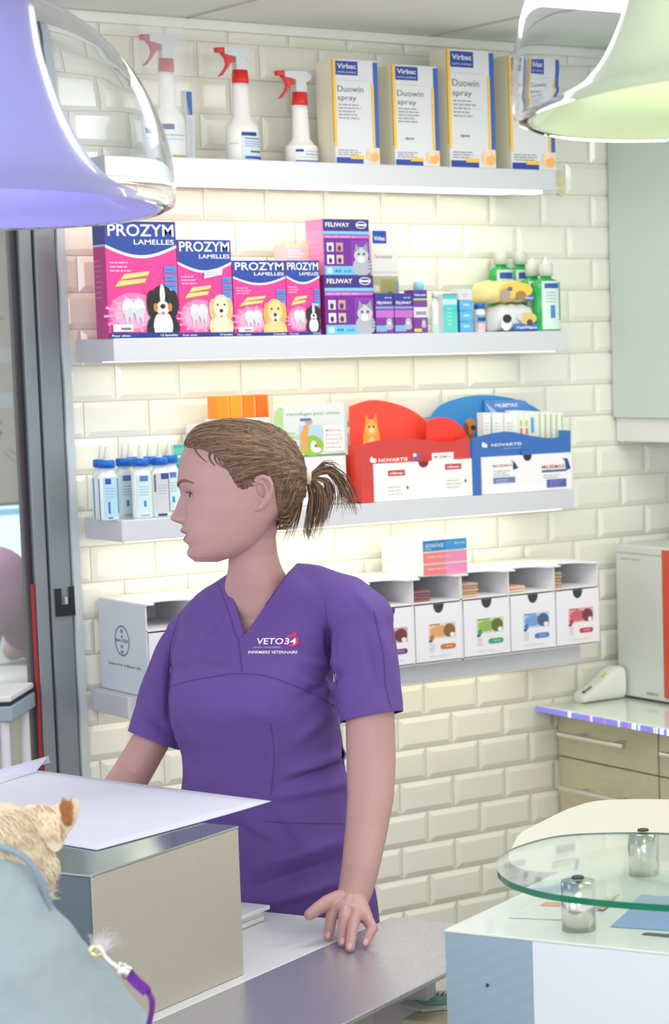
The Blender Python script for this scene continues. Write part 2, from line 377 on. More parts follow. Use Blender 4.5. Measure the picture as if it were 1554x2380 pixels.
M_bottle = mat('white_bottle', (244, 244, 240), .3, sss=.05)
M_trigger = mat('red_trigger', (226, 48, 44), .35)
M_nozw = mat('trigger_head_grey', (214, 220, 222), .35)
def spray_bottle(px, base_y, cap_y, top_y, wpx, Y, label, labart, bag=False, trig=M_trigger):
    b = at(px, base_y, Y=Y); b.z = S1; X = b.x
    zc = at(px-.045*(base_y-cap_y), cap_y, Y=Y).z; zt = at(px, top_y, Y=Y).z
    R = wpx/2*.00091; H = zc-S1
    r = empty('spray_bottle', (X, Y, S1), label, 'spray bottle', 'trigger spray bottles on the top shelf')
    mb = MB(); sh = min(H*.62, H-.085)
    mb.lathe([(0, 0), (R*.93, 0), (R, .004), (R, sh*.8), (R*.97, sh*.92), (R*.8, sh), (R*.55, sh+.012), (R*.48, H-.016), (R*.44, H-.001), (0, H)], M_bottle, (X, Y, S1), 28, cap=False, sy=.7)
    o = part(mb, 'bottle', r)
    mb = MB(); n = 14; h0, h1 = .006, sh*.78; e = .0008
    # wrap label on the front of the body
    for (a, b_, c0, c1, m) in labart:
        k0 = int(n*a*2); k1 = int(n*b_*2)
        g = []
        for k in range(k0, k1+1):
            th = -PI/2-1.15+2.3*k/(2*n)
            g.append((math.cos(th)*(R+e), math.sin(th)*(R+e)*.7))
        za, zb_ = S1+h0+(h1-h0)*c0, S1+h0+(h1-h0)*c1
        mb.add([(X+x, Y+y, za) for x, y in g]+[(X+x, Y+y, zb_) for x, y in g], [(i, i+1, i+1+len(g), i+len(g)) for i in range(len(g)-1)], ck(m), True); e += .0002
    part(mb, 'label', r, 'pale printed label with blue marks')
    mb = MB(); rc = R*.46
    mb.lathe([(0, H-.004), (rc, H-.004), (rc*1.04, H), (rc*.94, H+.022), (0, H+.022)], trig, (X, Y, S1), 24, cap=False); part(mb, 'collar', r, 'red screw collar')
    hh = zt-S1-H-.022; zz = S1+H+.022
    mb = MB()   # head: sloping housing going left with back hump
    prof = [(.014, 0), (.012, hh*.45), (.024, hh*.62), (.026, hh*.80), (.012, hh*.98), (-.022, hh*.96), (-.038, hh*.90), (-.038, hh*.68), (-.012, hh*.58), (-.012, 0)]
    mb.prism([(X+a, Y-.009, zz+b_) for a, b_ in prof], (0, .018, 0), M_nozw); o = part(mb, 'spray_head', r)
    bv = o.modifiers.new('b', 'BEVEL'); bv.width = .003; bv.segments = 2
    mb = MB(); mb.prism([(X+a, Y-.0075, zz+b_) for a, b_ in [(-.055, hh*.94), (-.038, hh*.97), (-.037, hh*.72), (-.053, hh*.74)]], (0, .015, 0), trig); part(mb, 'nozzle', r, 'red nozzle')
    mb = MB(); mb.prism([(X+a, Y-.005, zz+b_) for a, b_ in [(-.036, hh*.74), (-.018, hh*.55), (-.012, hh*.40), (-.022, hh*.30), (-.031, hh*.04), (-.043, -hh*.28), (-.050, -hh*.34), (-.036, hh*.02), (-.031, hh*.25), (-.034, hh*.5), (-.043, hh*.7)]], (0, .010, 0), trig); part(mb, 'trigger', r, 'red trigger lever')
    if bag:
        mb = MB(); rings = []
        for i in range(13):
            t = i/12; z = S1+.002+(zt-S1+.02)*t; ww = (.047+.006*math.sin(t*9)) if t < .93 else .05; d = .03*(1-.7*max(0, t-.75)/.25)
            rings.append([V((X-.004+ww*math.copysign(abs(math.cos(a))**.7, math.cos(a))*(1+.05*math.sin(5*a+i)), Y+d*math.sin(a)*(1+.12*math.sin(7*a+2*i)), z+.004*math.sin(3*a+i))) for a in [2*PI*k/36 for k in range(36)]])
        mb.loft(rings, M_bag, cap=False); part(mb, 'bag', r, 'clear crinkled plastic bag around the bottle')
    return r
LW, LB = (232, 236, 240), (214, 230, 242)
spray_bottle(394, 352, 163, 82, 76, -.10, 'large trigger spray bottle wrapped in a clear plastic bag', [(0, 1, 0, 1, LW), (.12, .52, .80, .96, NAVY), (.2, .9, .62, .66, (160, 170, 190)), (.2, .8, .5, .53, (175, 185, 200)), (.45, .9, 0, .07, (210, 205, 60)), (.45, .9, 0.02, .04, (60, 60, 60))], True, mat('dull_red_trigger', (196, 70, 84), .35))
spray_bottle(565, 366, 189, 112, 80, -.10, 'red topped trigger spray bottle in the middle, taller white one with side label', [(.35, 1, 0, 1, LB), (.35, .78, .84, .97, NAVY), (.42, .9, .72, .77, (120, 140, 190)), (.42, .95, .62, .65, (150, 165, 200)), (.42, .9, .54, .57, (150, 165, 200)), (.42, .95, .46, .49, (150, 165, 200)), (.55, .9, .25, .31, (90, 90, 90)), (.4, 1, .02, .12, (40, 100, 190)), (.0, .26, .55, .57, (220, 150, 130))])
spray_bottle(701, 371, 240, 165, 80, -.10, 'shortest red topped trigger spray bottle beside the cartons', [(.15, 1, 0, 1, LW), (.2, .42, .72, .92, NAVY), (.45, .95, .74, .80, (170, 180, 205)), (.45, .9, .5, .58, (150, 165, 200)), (.3, .8, .3, .34, (170, 180, 205)), (.2, 1, 0.0, .08, (50, 90, 170))])
# thin tube box beside the bagged bottle
def thin(c): c.rect(0, 0, 1, 1, (214, 224, 236)); c.rect(.1, .66, .9, .98, (66, 108, 190)); c.rect(.15, .1, .8, .6, (196, 208, 222))
carton('thin_carton', 'slim pale blue carton standing right of the bagged spray bottle', 'box', 436, 452, 210, S1, -.06, .02, thin, yb=352)

# ---- second shelf: dental chew cartons --------------------------------
PINK, DPK = (236, 62, 150), (200, 60, 130)
WHT = (248, 248, 250)
def curve_band(c, y_mid, y_edge, up=1, n=16, rgb=BLUE, a0=0, a1=1):
    pts = [(a0, up), (a0, y_edge)]+[(a0+(a1-a0)*k/n, y_edge-(y_edge-y_mid)*math.sin(PI*k/n)) for k in range(1, n)]+[(a1, y_edge), (a1, up)]
    c.poly(pts[::-1], rgb)
def dog(c, x, y, s, kind):
    q = s/c.ratio if False else s
    R_ = c.ratio
    def e(dx, dy, ra, rb, col, rot=0): c.ell(x+dx*s, y+dy*s*R_, ra*s, rb*s*R_, col, 16)
    if kind == 0: coat, face, ear, nose = (36, 34, 38), (238, 236, 236), (30, 28, 32), (40, 36, 40)
    elif kind == 1: coat, face, ear, nose = (232, 214, 178), (238, 224, 194), (214, 188, 140), (50, 40, 40)
    elif kind == 2: coat, face, ear, nose = (238, 200, 130), (240, 208, 144), (226, 174, 96), (80, 60, 50)
    else: coat, face, ear, nose = (50, 46, 56), (232, 230, 232), (40, 36, 44), (40, 36, 40)
    e(0, -.45, .5, .45, coat); e(0, -.42, .3, .42, (240, 238, 236) if kind in (0, 3) else face)
    e(0, .3, .36, .42, coat); e(-.34, .2, .15, .38, ear); e(.34, .2, .15, .38, ear)
    if kind in (0, 3):
        e(0, .45, .08, .3, face); e(0, .08, .2, .2, face)
        if kind == 0: e(-.22, .1, .07, .12, (206, 130, 60)); e(.22, .1, .07, .12, (206, 130, 60))
    else: e(0, .25, .3, .36, face); e(0, .05, .18, .16, (246, 238, 222))
    e(-.14, .35, .04, .045, (20, 18, 20)); e(.14, .35, .04, .045, (20, 18, 20))
    e(0, .13, .08, .07, nose); e(0, -.06, .06, .05, (226, 130, 140) if kind in (0, 1) else nose)
def prozym(kind, ytx, band, sticker=False, tag_=False):
    def art(c):
        c.rect(0, 0, 1, 1, PINK)
        R_ = c.ratio
        # radiating glow behind the tooth
        c.ell(.36, .22, .34, .17, (244, 130, 184)); c.ell(.36, .21, .27, .13, (248, 178, 208))
        for k in range(14):
            a = 2*PI*k/14; c.poly([(.36, .2), (.36+.42*math.cos(a), max(.05, .2+.42*R_*.6*math.sin(a))), (.36+.42*math.cos(a+.13), max(.05, .2+.42*R_*.6*math.sin(a+.13)))], (248, 160, 200)); c.k -= .2
        curve_band(c, band-.115, band-.025, rgb=WHT); curve_band(c, band-.09, band, rgb=BLUE)
        c.rect(0, .985, 1, 1, NAVY)
        c.text(.04, ytx, .93, .10, 'PROZYM', WHT, True); c.text(.40, ytx-.072, .57, .042, 'LAMELLES', WHT, True)
        c.lines(.05, band-.16, .32, 3, .035, .012, (250, 190, 215))
        yb = .46 if kind == 0 else .42
        for dy, dx in ((.05, .1), (-.01, .02)):
            c.poly([(.08+dx, yb+dy-.02), (.52+dx*.6, yb+dy+.02), (.55+dx*.6, yb+dy+.06), (.14+dx, yb+dy+.035)], (176, 146, 70)); c.poly([(.09+dx, yb+dy-.008), (.52+dx*.6, yb+dy+.03), (.54+dx*.6, yb+dy+.062), (.15+dx, yb+dy+.04)], (232, 214, 140))
        for dx in (-.08, .07):
            c.ell(.36+dx, .26, .085, .08, (236, 238, 242)); c.poly([(.29+dx, .26), (.33+dx, .1), (.37+dx, .2), (.41+dx, .1), (.44+dx, .26)], (206, 212, 222)); c.ell(.33+dx, .28, .03, .04, (252, 252, 254))
        for i in range(3): c.rect(.81, .56-.07*i, .985, .615-.07*i, (88, 140, 214)); c.k -= .2; c.lines(.83, .58-.07*i, .13, 1, .03, .008, (50, 90, 180))
        c.rect(.70, .385, .985, .435, (88, 140, 214)); c.text(.73, .395, .22, .025, 'XL' if kind == 0 else ('L', 'M', 'S')[min(kind-1, 2)], WHT, True)
        dog(c, .765, .23, .46, kind)
        c.rect(0, 0, 1, .045, NAVY); c.text(.03, .012, .26, .018, 'Pour chien', WHT, True); c.text(.72, .012, .24, .018, '15 lamelles', WHT, True)
        if sticker: c.rect(.05, .055, .33, .12, (226, 228, 232)); c.rect(.16, .07, .3, .09, (120, 122, 128))
        if tag_: c.poly([(.46, .60), (.8, .64), (.82, .72), (.48, .68)], (226, 230, 232)); c.lines(.5, .66, .26, 2, .025, .01, (170, 175, 182))
    return art
def pzside(c):
    c.rect(0, 0, 1, 1, (190, 70, 140)); c.rect(0, .8, 1, 1, (72, 84, 150)); c.rect(0, .785, 1, .802, (206, 206, 220)); c.lines(.1, .66, .6, 8, .045, .012, (214, 130, 176))
zc = [('largest pink dental chew carton, black and white dog, at the left end', 253, 417, 515, prozym(0, .875, .80, True), pzside, .052, .175),
      ('medium pink dental chew carton with a cream retriever, second from left', 419, 543, 558, prozym(1, .882, .775, tag_=True), None, .05, None),
      ('smaller pink dental chew carton with a golden puppy, third from left', 546, 667, 606, prozym(2, .875, .79, True), None, .05, None),
      ('smallest pink dental chew carton with a black and white spaniel, beside the purple cartons', 669, 746, 606, prozym(3, .875, .80), None, .05, None)]
for lb, x1, x2, yt, art, sd, dep, W_ in zc:
    carton('dental_chew_carton', lb, 'box', x1, x2, yt, S2, -.165, dep, art, rgb=(230, 80, 150), side=sd, group='pink dental chew cartons', yb=778)
# purple calming product cartons
PUR, LBL = (112, 40, 150), (110, 190, 226)
def cat(c, x, y, s):
    R_ = c.ratio
    c.ell(x+.02*s, y-.25*s*R_, .42*s, .35*s*R_, (176, 180, 190)); c.ell(x, y+.18*s*R_, .32*s, .3*s*R_, (196, 198, 206))
    c.poly([(x-.3*s, y+.25*s*R_), (x-.24*s, y+.62*s*R_), (x-.05*s, y+.42*s*R_)], (150, 152, 164)); c.poly([(x+.3*s, y+.25*s*R_), (x+.26*s, y+.66*s*R_), (x+.05*s, y+.44*s*R_)], (150, 152, 164))
    c.ell(x-.12*s, y+.22*s*R_, .05*s, .05*s*R_, (60, 70, 70)); c.ell(x+.12*s, y+.22*s*R_, .05*s, .05*s*R_, (60, 70, 70)); c.ell(x-.02*s, y+.02*s*R_, .14*s, .12*s*R_, (236, 236, 240))
    for k in range(3): c.poly([(x+.2*s, y+(-.1-.12*k)*s*R_), (x+.42*s, y+(-.06-.12*k)*s*R_), (x+.42*s, y+(-.1-.12*k)*s*R_)], (100, 104, 116))
def feliway(c):
    c.rect(0, 0, 1, 1, PUR); c.rect(.6, .1, 1, .62, (136, 60, 176)); c.rect(0, .80, 1, 1, (58, 52, 130)); c.text(.05, .865, .52, .075, 'FELIWAY', WHT, True)
    c.ell(.83, .9, .12, .065, WHT); c.ell(.83, .9, .105, .052, (58, 52, 130)); c.rect(.73, .885, .93, .915, WHT)
    c.rect(0, .73, 1, .785, (126, 196, 234)); c.rect(0, .66, .98, .715, (206, 112, 200)); c.lines(.04, .68, .85, 1, .03, .014, (232, 180, 226))
    for i in range(2):
        for j in range(2): c.rect(.06+.2*i, .42-.22*j, .21+.2*i, .58-.22*j, [(222, 214, 226), (206, 150, 150), (240, 238, 240), (214, 180, 170)][i+2*j]); c.ell(.13+.2*i, .48-.22*j, .04, .05, (70, 52, 110))
    c.rect(0, 0, .7, .16, (112, 190, 230)); c.rect(.05, .03, .16, .13, (200, 226, 240)); c.text(.2, .05, .36, .05, '48 ml', (60, 90, 170), True)
    cat(c, .8, .27, .5)
def felside(c): c.rect(0, 0, 1, 1, (238, 168, 216)); c.rect(0, .8, 1, 1, (228, 150, 206)); c.lines(.1, .6, .8, 5, .1, .02, (246, 200, 230))
o = carton('calming_diffuser_carton', 'purple cat carton at the bottom of the stack of two', 'box', 757, 870, 640, S2, -.165, .07, feliway, rgb=(130, 50, 140), side=lambda c: c.rect(0, 0, 1, 1, (150, 50, 140)), group='stacked purple cat cartons', yb=770)
z = S2+o['_h']+.0006
carton('calming_diffuser_carton', 'purple cat carton with a pink side, on top of the stack of two', 'box', 754, 860, 510, z, -.160, .07, feliway, rgb=(238, 168, 216), side=felside, group='stacked purple cat cartons', yb=640)
def fsmall(c):
    c.rect(0, 0, 1, 1, (128, 52, 156)); c.rect(0, .84, 1, 1, (52, 62, 160)); c.rect(0, .70, 1, .84, (64, 52, 130)); c.text(.08, .73, .84, .07, 'FELIWAY', WHT, True)
    c.text(.5, .88, .4, .03, 'spray', WHT, True); c.rect(0, .62, 1, .67, (110, 170, 220)); c.rect(0, .4, 1, .58, (190, 110, 196)); c.rect(0, .05, .6, .2, (120, 180, 220)); cat(c, .72, .25, .5)
carton('small_calming_carton', 'small purple and blue cat carton next to the large purple stack', 'box', 874, 916, 682, S2, -.17, .03, fsmall, group='small purple cat cartons', yb=770, rgb=(110, 50, 150))
carton('small_calming_carton', 'small purple and blue cat carton, middle of the row of three', 'box', 918, 960, 682, S2, -.17, .03, fsmall, group='small purple cat cartons', yb=770, rgb=(110, 50, 150))
def fthird(c):
    c.rect(0, 0, 1, 1, (126, 60, 150)); c.rect(0, .8, 1, .97, (70, 64, 150)); c.text(.1, .86, .8, .05, 'Feliscratch', WHT, True); c.rect(0, .76, 1, .80, (190, 206, 90)); c.rect(0, .36, 1, .6, (216, 216, 224)); c.rect(.15, .42, .9, .5, (150, 150, 160)); c.rect(0, .03, .55, .1, (206, 214, 90)); cat(c, .7, .22, .45)
carton('small_calming_carton', 'small purple cat carton with a grey panel, right of the row of three', 'box', 962, 994, 674, S2, -.17, .035, fthird, group='small purple cat cartons', yb=770, rgb=(150, 60, 150))
def oat(c):
    c.rect(0, 0, 1, 1, (218, 220, 216)); c.rect(0, .0, 1, .55, (170, 172, 132)); c.rect(.32, .15, .9, .52, (150, 154, 96)); c.rect(.05, .86, .58, .98, BLUE); c.text(.1, .89, .42, .04, 'Virbac', WHT, True)
    c.text(.12, .72, .65, .035, 'Seretonel', (120, 122, 120)); c.rect(.02, .585, .98, .59, (180, 182, 178)); c.rect(.9, .1, 1, .5, (120, 150, 190))
    for k in range(5): c.rect(.04, .4-.09*k, .24, .46-.09*k, (216, 214, 196))
    c.rect(.42, .17, .98, .31, (226, 226, 222)); c.rect(.68, .2, .94, .25, (90, 90, 86)); c.ell(.65, .08, .2, .08, (120, 92, 60)); c.ell(.66, .36, .12, .05, (120, 112, 70))
carton('olive_carton', 'tall grey and olive carton standing behind the small purple cartons', 'box', 869, 929, 532, S2, -.11, .04, oat, yb=770)
def pk(c): c.rect(0, 0, 1, 1, (246, 206, 206)); c.rect(0, .75, 1, 1, (240, 222, 180)); c.lines(.1, .55, .6, 3, .17, .08, (250, 240, 240)); c.ell(.9, .5, .12, .3, (244, 214, 150))
o = carton('white_carton', 'plain white carton lying behind the smallest pink carton', 'box', 664, 744, 608, S2, -.10, .05, lambda c: c.rect(0, 0, 1, 1, (244, 242, 236)), yb=770)
carton('pink_carton', 'small pale pink carton peeking above the pink chew cartons', 'box', 664, 726, 566, S2+o['_h']+.0006, -.10, .05, pk, yb=610)

def bottle(name, label, cat_, X, Y, z, R, H, neck, m, capm, capr, caph, labc=None, group=None, sy=.6, noz=0, art=None, nozm=None):
    r = empty(name, (X, Y, z), label, cat_, group)
    mb = MB(); hb = H-neck
    mb.lathe([(0, 0), (R*.95, 0), (R, .003), (R, hb*.9), (R*.9, hb*.97), (capr*.9, hb+neck*.35), (capr*.85, H), (0, H)], m, (X, Y, z), 24, cap=False, sy=sy); part(mb, 'bottle', r)
    mb = MB(); mb.lathe([(0, H-.002), (capr, H-.002), (capr*1.02, H+caph*.8), (capr*.9, H+caph), (0, H+caph)], capm, (X, Y, z), 24, cap=False); cp = part(mb, 'cap', r)
    if noz:
        mb = MB(); mb.lathe([(capr*.42, H+caph), (capr*.3, H+caph+noz*.3), (capr*.16, H+caph+noz), (0, H+caph+noz)], nozm or capm, (X, Y, z), 14, cap=False); part(mb, 'nozzle', r)
    if art:
        mb = MB(); art(mb, X, Y, z, R, hb, sy); part(mb, 'label', r)
    return r
def wrap(mb, X, Y, z, R, sy, a0, a1, z0, z1, rgb, e=.0006, n=10):
    g = [(math.cos(-PI/2+t)*(R+e), math.sin(-PI/2+t)*(R+e)*sy) for t in [a0+(a1-a0)*k/n for k in range(n+1)]]
    mb.add([(X+x, Y+y-.0002, z+z0) for x, y in g]+[(X+x, Y+y-.0002, z+z1) for x, y in g], [(i, i+1, i+2+n, i+1+n) for i in range(n)], ck(rgb), True)
M_milky = mat('milky_bottle', (232, 240, 236), .25, sss=.05)
M_green = mat('green_liquid_bottle', (30, 168, 74), .2, coat=.4)
M_capw = mat('white_cap', (238, 240, 236), .35)
M_clearcap = mat('pale_cap', (226, 232, 222), .25, alpha=.75)
X = fx(975, 765, -.08); Z1 = at(975, 674, Y=-.08).z
bottle('small_bottle', 'pale bottle with a light blue cap behind the small purple cartons', 'bottle', X, -.08, S2, .014, Z1-S2, .01, M_milky, mat('light_blue_cap', (150, 210, 232), .4), .011, .018)
X = fx(1014, 765, -.13); Z1 = at(1012, 690, Y=-.13).z
bottle('dropper_bottle', 'faint white bottle standing alone left of the teal carton', 'bottle', X, -.13, S2, .013, Z1-S2, .012, M_milky, M_capw, .009, .012, art=lambda mb, X, Y, z, R, h, sy: wrap(mb, X, Y, z, R, sy, -.8, .6, .0, .02, (190, 232, 224)))
def teal(c): c.rect(0, 0, 1, 1, (88, 196, 200)); c.rect(0, .72, 1, .86, (190, 226, 226)); c.rect(0, 0, 1, .5, (96, 206, 196)); c.lines(.3, .6, .4, 5, .1, .02, (190, 232, 232)); c.rect(0, .97, 1, 1, (70, 150, 170))
carton('teal_carton', 'teal narrow carton left of the stack of blue cartons', 'box', 1030, 1063, 683, S2, -.155, .03, teal, yb=768)
zz = S2
for k, lb in enumerate(['lowest of the stack of three', 'middle of the stack of three', 'top of the stack of three']):
    o = carton('blue_carton', 'small sky blue carton, '+lb, 'box', 1069, 1099, 740, zz, -.15, .03, lambda c: c.rect(0, 0, 1, 1, (96, 178, 222)).rect(.28, .45, .75, .68, (170, 214, 238)).rect(0, 0, 1, .05, (70, 150, 200)), rgb=(44, 112, 190), group='stacked small blue cartons', yb=768, H=.0228)
    zz += .0234
carton('small_white_carton', 'small white grey carton on top of the blue stack', 'box', 1066, 1097, 654, zz, -.15, .03, lambda c: c.rect(0, 0, 1, 1, (216, 216, 216)).lines(.3, .5, .4, 2, .2, .08, (170, 170, 176)), yb=700, H=.024)
X = fx(1115, 766, -.14); Z1 = at(1113, 716, Y=-.14).z
bottle('pill_jar', 'small jar with a blue cap and pink label beside the blue cartons', 'jar', X, -.14, S2, .0125, Z1-S2, .004, M_milky, mat('blue_cap', (30, 100, 190), .35), .0125, .010, sy=1, art=lambda mb, X, Y, z, R, h, sy: (wrap(mb, X, Y, z, R, sy, -1.2, 1.2, .004, .019, (232, 190, 206)), wrap(mb, X, Y, z, R, sy, -1.2, 1.2, .019, .038, (120, 170, 220)), wrap(mb, X, Y, z, R, sy, -.9, .9, .024, .032, (60, 70, 110), .0009)))
def pillow(name, label, x1, x2, yt, yb, zb, Y, rgb, art, rgbs):
    X1, X2 = fx(x1, yb, Y), fx(x2, yb, Y); H = at((x1+x2)/2, yt, Y=Y).z-zb; W = X2-X1; mb = MB(); n = 28; rings = []
    for i in range(n+1):
        t = i/n; e = max(.02, (1-abs(2*t-1)**5)); h = H*(.55+.45*e); d = .036*e
        rings.append([V((X1+W*t, Y-d*math.copysign(abs(math.sin(a))**.8, math.sin(a)), zb+H/2*1+(h/2)*math.copysign(abs(math.cos(a))**.8, math.cos(a))-(H-h)/2*.9+.0015*math.sin(9*t*PI+a*3))) for a in [2*PI*k/20 for k in range(20)]])
    mb.loft(rings, ck(rgb, .3))
    c = Card(mb, (X1, Y-.0385, zb), (W, 0, 0), (0, 0, H)); art(c)
    return tag(mb.build(name), label, 'wipes pack', 'wipes packs')
def wp1(c):
    c.ell(.62, .55, .30, .36, (246, 204, 90)); c.rect(.6, .12, .96, .30, (70, 110, 196)); c.text(.64, .16, .28, .1, 'VetWipes', WHT, True); c.ell(.42, .35, .09, .28, (176, 160, 150)); c.ell(.7, .32, .1, .2, (170, 130, 80)); c.ell(.5, .6, .05, .1, (120, 110, 110))
def wp2(c):
    c.ell(.2, .32, .12, .3, (236, 236, 236)); c.ell(.22, .45, .1, .16, (50, 46, 50)); c.rect(.36, .04, .96, .26, (60, 120, 206)); c.text(.42, .08, .46, .1, 'VetWipes', WHT, True); c.ell(.68, .45, .2, .22, (226, 196, 120)); c.ell(.72, .3, .07, .12, (90, 80, 74)); c.ell(.5, .5, .08, .1, (210, 214, 218))
pillow('wipes_pack', 'white wipes pack printed with a dog, lying below the yellow pack', 1132, 1236, 706, 768, S2+.001, -.115, (222, 226, 230), wp2, None)
zt_ = at(1180, 706, Y=-.115).z
pillow('wipes_pack', 'yellow and white wipes pack on top of the dog wipes pack', 1098, 1224, 652, 706, zt_+.002, -.115, (240, 222, 150), wp1, None)
def glabel(mb, X, Y, z, R, h, sy):
    wrap(mb, X, Y, z, R, sy, -.75, .95, h*.03, h*.97, (214, 232, 224)); wrap(mb, X, Y, z, R, sy, -.55, .55, h*.83, h*.93, (50, 90, 170), .001); wrap(mb, X, Y, z, R, sy, -.15, .2, h*.25, h*.5, (70, 140, 190), .001)
    for k in range(4): wrap(mb, X, Y, z, R, sy, -.45, .3, h*(.56+.06*k), h*(.575+.06*k), (130, 170, 170), .001)
    wrap(mb, X, Y, z, R, sy, .62, .78, h*.2, h*.95, (40, 150, 110), .001)
for (x, yb_, yc, wpx, Y, lb) in [(1271, 766, 640, 58, -.145, 'green mouthwash bottle at the front right, nearest the shelf end'), (1240, 768, 640, 52, -.10, 'green mouthwash bottle just left of the frontmost green bottle'), (1212, 768, 613, 52, -.045, 'green mouthwash bottle at the back, right of the pair above the wipes'), (1168, 768, 613, 54, -.045, 'green mouthwash bottle at the back, left of the pair above the wipes')]:
    X = fx(x, yb_, Y); Z1 = at(x-6, yc, Y=Y).z
    bottle('mouthwash_bottle', lb, 'bottle', X, Y, S2, wpx/2*.00123, Z1-S2, .010, M_green, M_clearcap, .016, .026, group='green mouthwash bottles', sy=.62, noz=.014, nozm=M_capw, art=glabel)

# ---- third shelf ------------------------------------------------------
M_bcap = mat('bright_blue_cap', (20, 110, 214), .35)
def blabel(style):
    def f(mb, X, Y, z, R, h, sy):
        if style == 0:
            wrap(mb, X, Y, z, R, sy, -.7, 1.0, .006, h*.93, (176, 218, 236)); wrap(mb, X, Y, z, R, sy, .78, .98, h*.15, h*.9, (20, 120, 205), .001); wrap(mb, X, Y, z, R, sy, -1.3, -1.15, .0, h*.9, (40, 130, 200), .001); wrap(mb, X, Y, z, R, sy, -.5, .05, h*.78, h*.9, (60, 80, 165), .001); wrap(mb, X, Y, z, R, sy, -.3, .1, .004, h*.07, (20, 110, 190), .001); wrap(mb, X, Y, z, R, sy, -.3, -.1, h*.15, h*.4, (60, 120, 190), .001)
        elif style == 1:
            wrap(mb, X, Y, z, R, sy, -.8, .8, .012, h*.93, (206, 232, 238)); wrap(mb, X, Y, z, R, sy, -.45, .35, h*.8, h*.92, (90, 120, 196), .001); wrap(mb, X, Y, z, R, sy, -.15, .1, h*.25, h*.38, (50, 140, 196), .001); wrap(mb, X, Y, z, R, sy, -.5, .5, .004, h*.08, (150, 190, 222), .001)
        else:
            wrap(mb, X, Y, z, R, sy, -.8, .9, .008, h*.95, (206, 210, 214)); wrap(mb, X, Y, z, R, sy, -.2, .6, h*.82, h*.95, (64, 72, 150), .001); wrap(mb, X, Y, z, R, sy, -.9, -.7, h*.55, h*.93, (96, 110, 110), .001); wrap(mb, X, Y, z, R, sy, -.6, .3, .002, h*.07, (40, 50, 130), .001); wrap(mb, X, Y, z, R, sy, .6, .7, h*.1, h*.95, (80, 90, 130), .001)
        for k in range(4): wrap(mb, X, Y, z, R, sy, -.5, .4, h*(.5+.06*k), h*(.51+.06*k), (130, 160, 180), .001)
    return f
bl = [(253, 1195, -.145, 0, 'front row, leftmost, with a blue stripe on its label'), (332, 1194, -.145, 1, 'front row, middle one with a pale label'), (375, 1193, -.14, 2, 'front row, rightmost with a grey label beside the woman'),
      (240, 1188, -.10, 0, 'second row, leftmost, showing only its left edge and nozzle'), (292, 1186, -.10, 1, 'second row, in the gap between the two left front bottles'), (306, 1180, -.06, 1, 'third row, behind the gap bottle'), (352, 1180, -.08, 1, 'behind the middle and right front bottles'), (398, 1180, -.075, 1, 'rearmost, half hidden by the woman')]
for x, yb_, Y, st, lb in bl:
    bottle('ear_cleaner_bottle', 'white blue capped bottle, '+lb, 'bottle', fx(x, yb_, Y), Y, S3, .0215, .106, .014, M_milky, M_bcap, .016, .013, group='blue capped squeeze bottles', sy=.6, noz=.026, nozm=M_clearcap, art=blabel(st))
def teal2(c): c.rect(0, 0, 1, 1, (60, 176, 166)); c.rect(0, .86, 1, .95, (100, 200, 190)); c.rect(0, .5, 1, .7, (30, 130, 160)); c.lines(.2, .8, .5, 1, .1, .04, (220, 240, 236))
carton('teal_carton', 'teal green carton half hidden by the woman\'s forehead on the third shelf', 'box', 409, 452, 1033, S3, -.045, .03, teal2, yb=1190)
carton('white_carton', 'plain white carton behind the teal one on the third shelf', 'box', 455, 505, 985, S3, -.05, .03, lambda c: c.rect(0, 0, 1, 1, (240, 241, 238)), yb=1180)
o = carton('white_carton', 'tall white carton behind the woman\'s head carrying the orange boxes', 'box', 512, 640, 972, S3, -.105, .05, lambda c: c.rect(0, 0, 1, 1, (242, 242, 240)), yb=1170)
zz = S3+o['_h']+.0006; oz = .0475
x0 = fx(504, 970, -.105); x1 = fx(627, 970, -.105); wv = (x1-x0)/4
for k in range(4):
    mb = MB(); a = x0+wv*k; b = a+wv-.0008
    rings = []
    mb.box((a, -.105, zz), (b, -.065, zz+at(560, 919, Y=-.105).z-zz), mat('orange_box%d' % k, [(255, 142, 20), (255, 150, 30), (252, 122, 14), (246, 104, 14)][k], .35), bev=.002)
    mb.box((b-.0035, -.1056, zz+.002), (b-.0022, -.105, at(560, 919, Y=-.105).z-.003), ck((255, 200, 130)))
    tag(mb.build('orange_box'), 'bright orange box above the woman\'s head, '+['leftmost of four', 'second from left of four', 'third from left of four', 'rightmost and reddest of four'][k], 'box', 'orange boxes')
